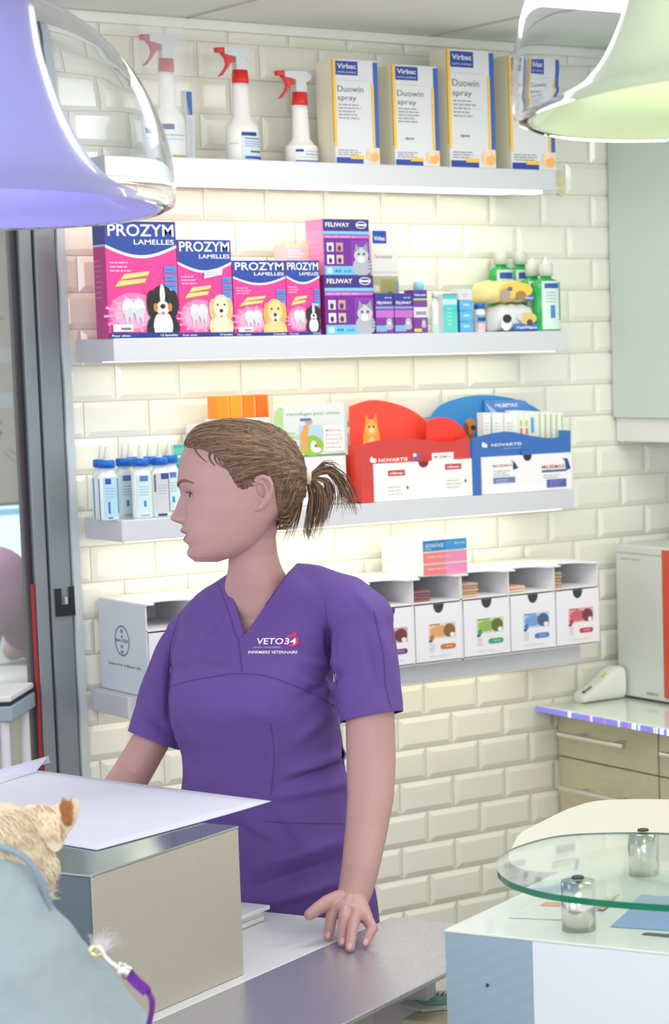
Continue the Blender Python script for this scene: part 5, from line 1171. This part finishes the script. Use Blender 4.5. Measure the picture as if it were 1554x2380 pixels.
# fingernails
mb0 = []
for tp, kn in ((TI, KN['i']), (TM, KN['m']), (TR_, KN['r']), (TL, L1)):
    d = (tp-kn).normalized(); o_ = tp-d*.001-FW*.03+V((0, 0, .015)); dn = (FW*.9-V((0, 0, .35))).normalized()
    h_ = bvb.ray_cast(tp-dn*.04, dn, .06)
    if h_[0]:
        nrm = h_[1]; c_ = h_[0]; t_ = (d-nrm*d.dot(nrm)).normalized(); s_ = nrm.cross(t_); M3 = Matrix((s_, t_, nrm)).transposed().to_4x4()
        mb = MB(); mb.ball(c_+nrm*.0001, (.0044, .0058, .0011), M_nail, M=M3, nu=16, nv=8); part(mb, 'fingernail', root)

# hair cap
HAIR = [(380, 960), (438, 1044), (446, 1046), (470, 1050), (500, 1062), (520, 1082), (532, 1103), (541, 1120), (552, 1137), (566, 1143), (580, 1134), (590, 1118), (598, 1108), (612, 1105), (626, 1110), (634, 1130), (638, 1160), (644, 1190), (648, 1232), (800, 1260), (800, 900), (380, 900)]
def inpoly(x, y, P_):
    c = False; j = len(P_)-1
    for i in range(len(P_)):
        if (P_[i][1] > y) != (P_[j][1] > y) and x < (P_[j][0]-P_[i][0])*(y-P_[i][1])/(P_[j][1]-P_[i][1])+P_[i][0]: c = not c
        j = i
    return c
def edged(x, y):   # distance to the front part of the hairline
    d = 1e9
    for (x0, y0), (x1, y1) in zip(HAIR[1:18], HAIR[2:19]):
        vx, vy = x1-x0, y1-y0; t = max(0, min(1, ((x-x0)*vx+(y-y0)*vy)/(vx*vx+vy*vy+1e-9))); d = min(d, math.hypot(x-x0-vx*t, y-y0-vy*t))
    return d
hb = MB(); ny, na = 150, 160; grid = []
for i in range(ny+1):
    y = 984+(1262-984)*i/ny; row = []
    for k in range(na):
        a = 2*PI*k/na; x, s = face_pt(y, a)
        xf, xb, w_ = sm_tab(HT, y, 6); 
        if y > 1180 and math.cos(a) < 0: x = x+ (max(0, 650-xb))*abs(math.cos(a))**.5*.85
        row.append((x, y, s, inpoly(x, y, HAIR), edged(x, y)))
    grid.append(row)
cen0 = (575, 1110, 0)
hv = []; hf = []
for i, row in enumerate(grid):
    for k, (x, y, s, ins, ed) in enumerate(row):
        dx, dy, ds = x-cen0[0], y-cen0[1], s; l = math.sqrt(dx*dx+dy*dy+ds*ds)
        th = min(1, ed/22) if ins else -1
        t_ = 2+8.5*th if ins else -6*min(1, ed/8)
        wav = .9*math.sin(y*.55+x*.05+3*math.sin(x*.04))+.8*math.sin(y*.23+1.7*math.sin(x*.03)+s*.05)
        if ins: t_ += wav*th
        if ins and y > 1130 and x > 640: t_ += 5*g(y-1170, 40)
        hv.append(hp(x+dx/l*t_, y+dy/l*t_, s+ds/l*t_))
for i in range(ny):
    for k in range(na):
        k2 = (k+1) % na
        if sum(grid[p_][q_][3] for p_, q_ in ((i, k), (i, k2), (i+1, k), (i+1, k2))) >= 1: hf.append((i*na+k, i*na+k2, (i+1)*na+k2, (i+1)*na+k))
hf.append(tuple(range(na)))
hb.add(hv, hf, M_hair, True)
hair = part(hb, 'hair', root)
bvh_h = bvh_of(hair)
# combed strands lying on the cap
ctr = hp(580, 1110, 0); TIE = hp(712, 1112, 0)
cols = [M_hair, M_hair2, M_hair3]
def proj(p, off):
    d = (p-ctr).normalized(); h_ = bvh_h.ray_cast(ctr+d*.25, -d, .22)
    return h_[0]+d*off if h_[0] else p
combs = [MB(), MB(), MB()]
starts = []
for n_ in range(300):
    t = random.random(); idx = t*16; i_ = int(idx); f = idx-i_; a, b = HAIR[1+i_], HAIR[2+i_]
    starts.append((a[0]+(b[0]-a[0])*f+random.uniform(2, 6), a[1]+(b[1]-a[1])*f-random.uniform(0, 6)))
for n_ in range(360):
    starts.append((random.uniform(440, 640), random.uniform(985, 1100)))
for (x, y) in starts:
    if not inpoly(x, y, HAIR): continue
    sg = 1 if random.random() < .8 else -1
    xf, xb, w_ = sm_tab(HT, max(986, min(1300, y)), 6); q = max(0, 1-((x-(xf+xb)/2)/((xb-xf)/2))**2)**.5*w_
    p0 = hp(x, y, sg*q*random.uniform(.55, 1)); p3 = hp(706, 1112+random.uniform(-14, 14), sg*random.uniform(0, 14)); pts = []
    bow = random.uniform(-4, 10)
    for k in range(15):
        t = k/14; p = p0.lerp(p3, t)+HU*(K*(18+bow)*math.sin(PI*t))+HS*(sg*K*30*math.sin(PI*t)); pts.append(proj(p, random.uniform(.0, .0006)))
    combs[random.choice([0, 1, 2, 2, 0])].tube(pts, [.0004]+[.0009]*13+[.0008], random.choice(cols), 5)
allc = MB()
for c_ in combs:
    for i_, f_ in enumerate(c_.f): pass
    off_ = len(allc.v); allc.v += c_.v
    for f_, m_, s_ in zip(c_.f, c_.m, c_.sm): allc.f.append([q+off_ for q in f_]); allc.m.append(allc.mi(c_.mats[m_])); allc.sm.append(s_)
def sub(mb, name, par, label=None):
    ob = mb.build(name); L_ = _worldloc(par); ob.data.transform(Matrix.Translation(-L_)); ob.parent = par
    if label: ob['label'] = label
    return ob
sub(allc, 'combed_strand', hair)
# wisps at the forehead
mb = MB()
for x0, y0, x1, y1, x2, y2 in [(505, 1056, 488, 1078, 524, 1094), (496, 1052, 476, 1066, 500, 1088), (452, 1040, 456, 1060, 482, 1080), (510, 1060, 500, 1080, 534, 1098), (540, 1096, 556, 1120, 590, 1124), (545, 1110, 560, 1135, 588, 1132)]:
    for j_ in range(3):
        pts = []
        for k in range(9):
            t = k/8; x = (1-t)**2*x0+2*t*(1-t)*x1+t*t*x2+j_*1.5; y = (1-t)**2*y0+2*t*(1-t)*y1+t*t*y2+j_
            o_ = hp(x, y, 150); h_ = bvb.ray_cast(o_, -HS, .2); pts.append((h_[0] if h_[0] else hp(x, y, 70))+HS*.0008)
        mb.tube(pts, [.0003]+[.0007]*7+[.0002], M_hair3 if j_ % 2 else M_hair, 5)
sub(mb, 'wisp', hair)
# ponytail
mb = MB(); mb.lathe([(.010, -.006), (.014, -.004), (.014, .004), (.010, .006)], mat('hair_tie', (226, 206, 186), .6), (0, 0, 0), 20)
ob = mb.build('hair_tie'); 
ob.data.transform(Matrix((HU, HS, -HF)).transposed().to_4x4()); ob.data.transform(Matrix.Translation(hp(713, 1108, 0)-_worldloc(root))); ob.parent = root
pt = MB()
paths = [([(712, 1108), (736, 1096), (766, 1092), (796, 1120), (812, 1160), (826, 1200)], 42, 16), ([(712, 1110), (732, 1104), (752, 1090), (776, 1100), (800, 1140), (808, 1186)], 34, 14),
         ([(712, 1112), (726, 1118), (742, 1140), (744, 1180), (734, 1215), (728, 1250)], 60, 15), ([(710, 1114), (716, 1130), (722, 1160), (718, 1200), (712, 1235), (716, 1256)], 50, 12), ([(712, 1110), (735, 1112), (756, 1120), (764, 1150), (752, 1190), (746, 1222)], 46, 14),
         ([(700, 1116), (698, 1140), (692, 1170), (684, 1200), (676, 1228), (664, 1262)], 26, 12), ([(712, 1106), (730, 1092), (748, 1076), (764, 1074), (778, 1082), (786, 1090)], 8, 5), ([(712, 1110), (730, 1100), (760, 1094), (784, 1116), (790, 1160), (782, 1196)], 26, 9)]
for ctrl, cnt, spread in paths:
    for j_ in range(cnt):
        ox, oy, os = random.gauss(0, 1), random.gauss(0, 1), random.gauss(0, 1); L_ = len(ctrl); tr = random.uniform(.8, 1.0); cc = []
        for i_, (x, y) in enumerate(ctrl):
            f = i_/(L_-1); w2 = spread*(.15+.85*min(1, f*1.6))*.62
            cc.append((x+ox*w2*.8+random.uniform(-1, 1)*2*f, y+oy*w2*.35*(1-f)+f*oy*6, os*w2+4))
        cv = wavy(cc, 5); cv = cv[:max(6, int(len(cv)*tr))]; n_ = len(cv)
        pt.tube([hp(*q) for q in cv], [.0011*(1-.85*(i_/(n_-1))**2) for i_ in range(n_)], random.choice([M_hair, M_hair2, M_hair2, M_hair3, M_hair]), 5)
sub(pt, 'ponytail', hair)
# rolled hair under the tie at the nape
rb2 = MB()
for j_ in range(90):
    x0, y0 = random.uniform(640, 662), random.uniform(1120, 1232); ctrl = [(x0, y0, random.uniform(20, 62)), (x0+18, y0-4, random.uniform(30, 50)), (690, (y0+1118)/2+12, random.uniform(12, 34)), (708, 1116, random.uniform(-4, 12))]
    cv = wavy(ctrl, 6); rb2.tube([hp(*q) for q in cv], [.0006]+[.0011]*(len(cv)-1), random.choice([M_hair, M_hair3, M_hair2, M_hair3]), 5)
sub(rb2, 'nape_hair', hair)
# necklace thread
# ------------------------------------------------------------------ clothing
TS = [(1322, 622, 60, 52), (1345, 625, 118, 66), (1380, 628, 178, 84), (1430, 615, 196, 102), (1500, 592, 196, 122), (1570, 580, 196, 146), (1621, 582, 200, 152), (1687, 592, 200, 146), (1753, 608, 192, 138), (1801, 614, 194, 136), (1850, 618, 204, 140), (1900, 622, 216, 148), (2000, 628, 236, 160), (2080, 630, 250, 168), (2150, 632, 258, 172), (2330, 634, 252, 168)]
sh = MB()
ex = math.sqrt(.81+.185*.55)
rs_ = []
for y in [1322+(2330-1322)*i/44 for i in range(45)]:
    x, A, B = sm_tab(TS, y, 14); D_ = lerp_tab(TD, y)[0]; rs_.append(ringat(x, y, D_, A/ex, B*.92, 64, .88))
sh.loft(rs_, M_scrub)
kk = 3.93/FPX
BUST = [at(478, 1600, D=3.86), at(655, 1606, D=3.84)]
# shoulders and sleeves
caps(sh, pxs([(650, 1352, 3.91), (730, 1372, 3.90), (800, 1402, 3.88), (842, 1440, 3.87)]), [48*kk, 56*kk, 64*kk, 70*kk], M_scrub, 28)
caps(sh, pxs([(590, 1385, 3.94), (520, 1418, 3.98), (470, 1440, 4.01), (440, 1475, 4.04)]), [44*kk, 46*kk, 48*kk, 52*kk], M_scrub, 28)
caps(sh, pxs([(842, 1440, 3.87), (846, 1500, 3.865), (852, 1580, 3.86), (860, 1640, 3.855), (866, 1700, 3.85)]), [66*kk, 72*kk, 74*kk, 72*kk, 70*kk], M_scrub, 32)
caps(sh, pxs([(440, 1475, 4.04), (415, 1530, 4.08), (385, 1620, 4.11), (358, 1715, 4.11), (345, 1765, 4.11)]), [54*kk, 60*kk, 64*kk, 63*kk, 62*kk], M_scrub, 32)
# folds: (x0,y0,x1,y1, width px, amplitude mm)
FOLDS = [(800, 1560, 690, 1620, 9, -3.5), (770, 1540, 700, 1530, 8, 3), (800, 1752, 690, 1790, 9, 4), (800, 1775, 670, 1818, 8, -4), (805, 1820, 640, 1850, 10, 3), (780, 1960, 600, 2010, 12, 5), (790, 2000, 590, 2062, 12, -5), (790, 2050, 620, 2096, 12, 5), (690, 1480, 620, 1530, 10, 2.5),
         (400, 1560, 440, 1545, 7, -2.5), (470, 1545, 560, 1570, 8, 2), (420, 1700, 440, 1780, 8, -3), (770, 1640, 690, 1720, 12, 3), (760, 1470, 770, 1640, 6, -5), (690, 1570, 770, 1610, 6, 3), (390, 1480, 392, 1660, 6, -4), (640, 1740, 620, 1860, 8, 1.6), (880, 1450, 910, 1600, 8, 2.5), (850, 1480, 880, 1620, 7, -2), (830, 1380, 870, 1430, 7, 2), (470, 1380, 430, 1450, 8, 2), (520, 1420, 470, 1500, 8, -2), (330, 1650, 390, 1700, 8, -2.5), (640, 1900, 700, 1990, 9, -2), (560, 1640, 640, 1660, 14, 2), (560, 1900, 640, 1950, 9, 2.5)]
CK = [(f, V((f[2]-f[0], f[3]-f[1], 0)).length) for f in FOLDS]
def toimg(P):
    v = V(P)-CAM; d = v.dot(FW); return PCX+FPX*v.dot(RT)/d, PCY-FPX*v.dot(UP)/d
def disp(P, N):
    if N.dot(FW) > .25: return .0015*math.sin(P.z*40+P.x*30)
    x, y = toimg(P); r_ = sum(.020*g((P-c_).length, .055) for c_ in BUST) if 375 < x < 780 else 0
    for (x0, y0, x1, y1, w_, am), L_ in CK:
        dx, dy = (x1-x0)/L_, (y1-y0)/L_; t = (x-x0)*dx+(y-y0)*dy
        if -30 < t < L_+30:
            dd = abs((x-x0)*dy-(y-y0)*dx); e_ = max(0, -t, t-L_)
            if dd < 4*w_: r_ += am*.0027*g(dd, w_)*g(e_, 12)*min(1, .4+.6*math.sin(PI*max(0, min(1, t/L_)))+.0)
    return r_+.0009*math.sin(x*.05+y*.021)*math.sin(y*.037-x*.013)
# neckline and hem cuts
vb = at(553, 1478, D=3.80); vl = at(519, 1347, D=3.86); vr = at(692, 1294, D=3.84)
nl = (vl-vb).cross(FW).normalized(); nr_ = (vr-vb).cross(FW).normalized()
mid_in = at(590, 1340, D=3.85)
if (mid_in-vb).dot(nl) < 0: nl = -nl
if (mid_in-vb).dot(nr_) < 0: nr_ = -nr_
hemL = at(862, 1664, D=3.855); hl1, hl2 = at(796, 1681, D=3.80), at(937, 1655, D=3.80)
dL = (pxs([(852, 1580, 3.86)])[0]-pxs([(866, 1700, 3.85)])[0]).normalized()
nhl = (hl2-hl1).cross(FW).normalized(); nhl = nhl if nhl.z > 0 else -nhl; nhl = (nhl+FW*.10).normalized()
hr1, hr2 = at(291, 1703, D=4.07), at(418, 1752, D=4.07); nhr = (hr2-hr1).cross(FW).normalized(); nhr = nhr if nhr.z > 0 else -nhr; nhr = (nhr+FW*.1).normalized()
hmR = (hr1+hr2)/2; hmL = (hl1+hl2)/2; hmL += FW*.055; hmR += FW*.04
def dele(c):
    x, y = toimg(c)
    if (c-vb).dot(nl) > 0 and (c-vb).dot(nr_) > 0 and y < 1500:
        if (c-at(600, 1400, D=3.93)).dot(FW) < .055 or y < 1345: return True
    if (c-hmL).dot(nhl) < 0 and x > 778 and y < 1790: return abs((c-at(860, 1700, D=3.85)).length) < .13 and x > 792
    if (c-hmR).dot(nhr) < 0 and x < 420 and y < 1860: return (c-at(345, 1765, D=4.11)).length < .105
    if c.z < .74: return True
    return False
shirt = remesh('tunic', sh, .0032, M_scrub, smooth=9, parent=root, disp=disp, bisects=[(vb, nl), (vb, nr_), (hmL, nhl), (hmR, nhr)], dele=dele, solid=.0016, fac=.5)
shirt['label'] = 'purple cotton tunic with v neck and short sleeves'
bvs = bvh_of(shirt)
def onshirt(x, y, off=.0007):
    v = (FW+RT*((x-PCX)/FPX)-UP*((y-PCY)/FPX)); o_ = CAM+v*3.3; h_ = bvs.ray_cast(o_, v.normalized(), 1.2)
    return (h_[0]-v.normalized()*off) if h_[0] else None
def seam(px, name, w_=.0009, m=M_seamt):
    P_ = [onshirt(x, y, .0002) for x, y in wavy([tuple(map(float, q)) for q in px], 8)]; P_ = [p for p in P_ if p]
    if len(P_) > 2: mb = MB(); mb.tube(P_, w_, m, 6); sub(mb, name, shirt)
seam([(553, 1482), (556, 1510), (562, 1560)], 'placket_seam', .0012)
seam([(508, 1356), (530, 1420), (549, 1482)], 'neckline_binding', .0008); seam([(700, 1300), (664, 1340), (625, 1395), (560, 1482)], 'neckline_binding', .0008)
seam([(388, 1600), (430, 1585), (500, 1572), (556, 1566), (620, 1572), (700, 1600), (775, 1640)], 'yoke_seam')
seam([(628, 1680), (636, 1740), (634, 1800), (628, 1850)], 'dart_seam', .0006)
seam([(612, 1908), (680, 1913), (795, 1914)], 'pocket_seam')
seam([(755, 1395), (762, 1470), (775, 1560), (793, 1640)], 'armhole_seam', .0009)
seam([(868, 1420), (890, 1520), (895, 1590), (908, 1646)], 'sleeve_seam', .0007)
seam([(420, 1420), (396, 1500), (388, 1580)], 'armhole_seam', .0009)
# embroidered logo
def st_text(t, x, y, wd, ht, rgb, slope, bold=True, shear=.0):
    vs, fs, L_ = text_geo(t, bold); mb_ = MB(); out = []
    for v in vs:
        px_, py_ = x+v.x/L_*wd+v.y/.7*ht*shear, y-v.y/.7*ht+slope*(v.x/L_*wd); q = onshirt(px_, py_, .0012); out.append(q if q else at(px_, py_, D=3.8))
    return out, fs, ck(rgb)
mb = MB(); RED = (226, 40, 92)
cc = [(678+15.5*math.cos(2*PI*k/24)*(1+.06*math.cos(4*PI*k/24)), 1489+14*math.sin(2*PI*k/24)) for k in range(24)]
mb.add([onshirt(x, y, .0009) for x, y in cc], [tuple(range(24))], ck(RED)); mb.add([onshirt(x, y, .0009) for x, y in ((676, 1480), (682, 1470), (691, 1468), (686, 1478))], [(0, 1, 2, 3)], ck(RED))
for t_, x, y, wd, ht in (('VETO', 595, 1497, 62, 14), ('34', 660, 1497, 27, 14)): vs, fs, m_ = st_text(t_, x, y, wd, ht, WHT, -.0, True, .15); mb.add(vs, fs, m_)
vs, fs, m_ = st_text('centre hospitalier', 588, 1506, 64, 4.5, (190, 180, 220), 0, False, .2); mb.add(vs, fs, m_)
vs, fs, m_ = st_text('INFIRMIERE VETERINAIRE', 576, 1519, 114, 6.5, WHT, -.0, True, .2); mb.add(vs, fs, m_)
sub(mb, 'logo', shirt, 'white and red embroidered chest logo')
# trousers and shoes (behind the desk)
tr = MB(); hc = at(634, 2300, D=4.06)
tr.loft([[V((hc.x, hc.y, z))+BL*(a_*math.cos(t))+BF*(b_*math.sin(t)) for t in [2*PI*k/32 for k in range(32)]] for z, a_, b_ in ((.80, .165, .11), (.74, .17, .115), (.68, .165, .11))], M_trous)
for sg in (1, -1):
    caps(tr, [V((hc.x, hc.y, .72))+BL*sg*.08, V((hc.x, hc.y, .45))+BL*sg*.09+BF*.01, V((hc.x, hc.y, .09))+BL*sg*.10-BF*.01], [.092, .068, .055], M_trous, 24)
remesh('trousers', tr, .006, M_trous, 3, root)
for sg in (1, -1):
    mb = MB(); c_ = V((hc.x, hc.y, .045))+BL*sg*.10
    caps(mb, [c_-BF*.05, c_+BF*.08-V((0, 0, .006)), c_+BF*.15-V((0, 0, .012))], [.042, .038, .03], M_white, 20); remesh('shoe', mb, .005, mat('shoe_white%d' % sg, (230, 230, 232), .5), 3, root)

# ------------------------------------------------------------------ second person in the back room
r2 = V((0, 0, 0)); DP = 5.5
pc = at(-20, 1400, D=DP); pr = empty('person', V((pc.x, pc.y, 0)), 'person in a mauve tunic bending over the bench in the back room', 'person')
q = lambda x, y, d=0: at(x, y, D=DP+d)
bz_ = MB(); kq = DP/FPX
hip = q(-210, 1570); hip.z = .90
caps(bz_, [hip, q(-130, 1440), q(-60, 1372)], [.125, .115, .09], M_skin, 20); hd = q(-150, 1290); caps(bz_, [q(-40, 1340), q(-105, 1310), hd], [.07, .055, .085], M_skin, 20); bz_.ball(hd-V((0, 0, .03)), (.075, .085, .11), M_skin)
caps(bz_, [q(10, 1370, .03), q(45, 1440, .25), q(58, 1490, .5), q(30, 1512, .66)], [.055, .045, .036, .028], M_skin, 18)
for k_ in range(4): caps(bz_, [q(30, 1512, .66), q(42+4*k_, 1512+3*k_, .70), q(56+5*k_, 1518+3*k_, .72)], [.02, .010, .008], M_skin, 10)
caps(bz_, [q(30, 1512, .66), q(36, 1526, .64)], [.016, .009], M_skin, 10)
for sg in (1, -1): caps(bz_, [hip+RT*sg*.08, V((hip.x, hip.y, .48))+RT*sg*.09, V((hip.x, hip.y, .05))+RT*sg*.09, V((hip.x, hip.y, .03))+RT*sg*.09-FW*.12], [.09, .06, .045, .035], M_skin, 16)
remesh('body', bz_, .006, M_skin, 3, pr)
bz_ = MB(); Mm = mat('mauve_tunic', (172, 120, 162), .8, noise=(9, .3, (1, 1, 1)))
caps(bz_, [hip, q(-130, 1440), q(-60, 1370), q(-12, 1352)], [.15, .14, .115, .085], Mm, 24); caps(bz_, [q(10, 1370, .03), q(42, 1430, .22), q(52, 1468, .38)], [.064, .056, .048], Mm, 20)
remesh('tunic', bz_, .006, Mm, 4, pr)
bz_ = MB()
for sg in (1, -1): caps(bz_, [hip+RT*sg*.07, V((hip.x, hip.y, .48))+RT*sg*.09, V((hip.x, hip.y, .10))+RT*sg*.09], [.115, .078, .06], M_trous, 16)
remesh('trousers', bz_, .008, M_trous, 3, pr)
bz_ = MB(); caps(bz_, [hd+V((0, 0, .02)), hd-V((0, 0, .02))+FW*.02], [.098, .092], M_hair, 20); remesh('hair', bz_, .006, M_hair3, 3, pr)
mb = MB(); tc_ = at(84, 1500, Z=.99); mb.lathe([(.0, 0), (.05, 0), (.06, .06), (.055, .062), (.0, .062)], ck((60, 160, 140)), (tc_.x+.05, tc_.y+.1, .9525), 24, cap=False)
tag(mb.build('green_bowl'), 'green bowl on the bench near the bending person', 'bowl')

# ------------------------------------------------------------------ the dog on the counter strip
DD = 2.78
dq = lambda x, y, d=0: at(x, y, D=DD+d)
kd = DD/FPX
dbase = dq(120, 2300); 
dog = empty('dog', V((dbase.x, dbase.y, Z0)), 'cream terrier with a pricked ear in a blue grey coat, lower left', 'dog')
bd = MB()
zs = Z0
rump = dq(210, 2480, .0); 
# trunk sitting, chest to the left, head top left
caps(bd, [dq(190, 2440, .04), dq(120, 2300, .04), dq(40, 2160, .02), dq(-10, 2080, .0)], [95*kd, 100*kd, 80*kd, 70*kd], M_fur, 28)
caps(bd, [dq(-10, 2080), dq(-10, 2020), dq(10, 1975)], [80*kd, 80*kd, 80*kd], M_fur, 24)
bd.ball(dq(-5, 1950), (95*kd, 90*kd, 88*kd), M_fur, nu=28, nv=20)
caps(bd, [dq(60, 1960, .01), dq(92, 2010, .02), dq(100, 2060, .03)], [50*kd, 40*kd, 26*kd], M_fur, 20)       # ruff on the cheek/neck
caps(bd, [dq(-60, 1965, -.0), dq(-130, 1985, -.01), dq(-165, 1995, -.01)], [60*kd, 42*kd, 28*kd], M_fur, 20)   # muzzle
for sg in (-1, 1):
    o1 = CB*0; hpz = dq(190, 2440, .03); base_ = V((hpz.x, hpz.y, zs))+RT*(.03)+Ly*sg*.06
    caps(bd, [base_+V((0, 0, .09)), base_-RT*.05+V((0, 0, .05)), base_-RT*.02+V((0, 0, .02)), base_-RT*.09+V((0, 0, .016))], [.05, .035, .02, .016], M_fur, 16)
    ch = dq(-30, 2250); f_ = V((ch.x, ch.y, zs))+Ly*sg*.045-RT*.03
    caps(bd, [V((f_.x, f_.y, ch.z)), f_+V((0, 0, .12)), f_+V((0, 0, .018)), f_-RT*.03+V((0, 0, .014))], [.045, .026, .019, .017], M_fur, 16)
bodyd = remesh('body', bd, .004, M_fur, 3, dog)
# ears
def dear(pts, th, nm):
    mb = MB(); outl = wavy([tuple(map(float, p)) for p in pts], 5)
    fr = [dq(x, y, d) for x, y, d in outl]; cen_ = sum(fr, V((0, 0, 0)))/len(fr)
    bk = [p+FW*th for p in fr]; n_ = len(fr)
    m1 = M_fur; mb.add(fr+[cen_-FW*.006], [(i_, (i_+1) % n_, n_) for i_ in range(n_)], m1, True); mb.add(bk+[cen_+FW*(th+.002)], [((i_+1) % n_, i_, n_) for i_ in range(n_)], M_furb, True)
    mb.add(fr+bk, [(i_, i_+n_, (i_+1) % n_+n_, (i_+1) % n_) for i_ in range(n_)], m1, True)
    return part(mb, nm, dog)
e1 = dear([(52, 1882, 0), (62, 1872, 0), (90, 1871, .0), (122, 1874, .0), (142, 1862, .0), (160, 1857, .0), (178, 1862, .0), (179, 1890, .0), (170, 1918, .0), (150, 1946, .0), (138, 1975, .0), (118, 1975, -.005), (85, 1930, -.01)], .010, 'ear')
e2 = dear([(-60, 1890, .02), (-66, 1850, .02), (-50, 1838, .02), (-34, 1862, .02), (-16, 1885, .02), (-20, 1925, .02)], .010, 'ear')
# fur tufts
fb = bvh_of(bodyd); tf = [MB(), MB()]
random.seed(3)
for k_ in range(1500):
    x, y = random.uniform(-10, 130), random.uniform(1880, 2110); v = (FW+RT*((x-PCX)/FPX)-UP*((y-PCY)/FPX)); h_ = fb.ray_cast(CAM+v*2.0, v.normalized(), 2)
    if not h_[0]: continue
    p = h_[0]; nrm = h_[1]; dn = (RT*random.uniform(.3, .9)-UP*random.uniform(.6, 1.4)).normalized(); dn = (dn-nrm*dn.dot(nrm)).normalized(); l = random.uniform(.012, .026)
    tf[k_ % 2].tube([p, p+dn*l*.5+nrm*.003, p+dn*l+nrm*.0015], [.0009, .0008, .0001], [M_fur, mat('fur_light', (238, 224, 196), .9) if 'fur_light' not in MATS else MATS['fur_light'], M_fur][0 if k_ % 7 else 2] if k_ % 3 else MATS['fur_light'] if 'fur_light' in MATS else M_fur, 4)
for k_ in range(900):     # ear hair
    t = random.random(); x0 = random.uniform(60, 165); y0 = random.uniform(1868, 1920) ; 
    if not inpoly(x0, y0, [(52, 1882), (90, 1871), (122, 1874), (160, 1857), (178, 1862), (170, 1918), (138, 1975), (85, 1930)]): continue
    p = dq(x0, y0, -.006); e_ = dq(x0+random.uniform(5, 30)*(.3 if x0 > 130 else 1), y0+random.uniform(20, 46)*(-.4 if x0 > 140 else 1), -.008)
    tf[0].tube([p, (p+e_)/2-FW*.002, e_], [.0007, .0007, .0001], M_furb if x0 > 138 or random.random() < .12 else M_fur, 4)
tufts = MB()
for c_ in tf:
    off_ = len(tufts.v); tufts.v += c_.v
    for f_, m_, s_ in zip(c_.f, c_.m, c_.sm): tufts.f.append([z_+off_ for z_ in f_]); tufts.m.append(tufts.mi(c_.mats[m_])); tufts.sm.append(s_)
o_ = part(tufts, 'fur_tuft', dog); o_['kind'] = 'stuff'
# collar brown at left
# coat
ct = MB()
CP = [(-40, 2140, 150), (60, 2220, 196), (130, 2340, 215), (190, 2470, 215)]
caps(ct, [dq(-30, 2105, -.02), dq(40, 2252, .0), dq(105, 2380, .02), dq(180, 2500, .03)], [118*kd, 160*kd, 197*kd, 212*kd], M_fleece, 32)
caps(ct, [dq(-70, 2062, -.02), dq(-10, 2070, -.02), dq(30, 2100, -.02), dq(62, 2150, -.01)], [100*kd, 98*kd, 84*kd, 74*kd], M_fleece, 24)
coat = remesh('coat', ct, .004, M_fleece, 16, dog, disp=lambda P, N: .002*math.sin(P.x*70+P.z*50)*math.sin(P.y*60), dele=lambda c: c.z < Z0+.004)
coat['label'] = 'blue grey fleece coat'
# coat's rolled collar
mb = MB(); pl = wavy([(-60, 1958, -.05), (-10, 1966, -.055), (36, 1980, -.055), (72, 2008, -.05), (98, 2052, -.04), (116, 2112, -.02)], 5)
mb.tube([dq(*p) for p in pl], [.0042]*len(pl), mat('coat_collar', (140, 160, 174), .9), 12); part(mb, 'coat_collar', dog)
# leash clip on the coat
r = empty('leash', dq(285, 2255, -.05), 'purple leash with a chrome clip fastened to the blue grey coat', 'leash')
L0 = -.085
mb = MB(); rp = [(216, 2198), (208, 2206), (214, 2218), (226, 2222), (238, 2216), (236, 2206), (226, 2199)]
mb.tube([dq(x, y, L0) for x, y in rp+[rp[0]]], .0024, mat('brass_ring', (226, 224, 150), .25, .7), 8); part(mb, 'ring', r)
mb = MB(); mb.tube([dq(x, y, L0) for x, y in wavy([(212, 2208), (222, 2200), (236, 2208), (244, 2224), (258, 2238), (274, 2248)], 4)], [.003]*20+[.0048], M_steel, 10)
mb.ball(dq(286, 2258, L0), (.0085, .0085, .010), M_steel); mb.tube([dq(272, 2246, L0), dq(300, 2262, L0)], [.006, .0075], M_steel, 12); mb.tube([dq(298, 2247, L0), dq(288, 2272, L0)], .0045, M_steel, 10); part(mb, 'clip', r)
mb = MB(); st = wavy([(296, 2262), (314, 2282), (336, 2302), (350, 2322), (350, 2352), (340, 2400), (330, 2460)], 5); M_leash = mat('purple_webbing', (104, 40, 146), .7)
a_ = [dq(x+9, y-10, L0) for x, y in st[:12]]+[dq(x+8, y-1, L0+.012) for x, y in st[12:]]; b_ = [dq(x-8, y+9, L0) for x, y in st[:12]]+[dq(x-5, y+1, L0) for x, y in st[12:]]
mb.loft([a_, b_, [p+FW*.0025 for p in b_], [p+FW*.0025 for p in a_], a_], M_leash, cap=False, closed=False, smooth=False); part(mb, 'strap', r, 'purple webbing strap')
# wispy tail hair
mb = MB()
for k_ in range(140):
    x0, y0 = random.uniform(215, 250), random.uniform(2190, 2215); x1, y1 = x0+random.uniform(-25, 55), y0-random.uniform(-10, 34)
    mb.tube([dq(x0, y0, -.03), dq((x0+x1)/2, min(y0, y1)-6, -.03), dq(x1, y1, -.02)], [.0004, .0003, .00008], ck((206, 200, 200)), 4)
o_ = part(mb, 'tail_hair', dog); o_['kind'] = 'stuff'
for o_ in bpy.data.objects:
    if '_h' in o_: del o_['_h']
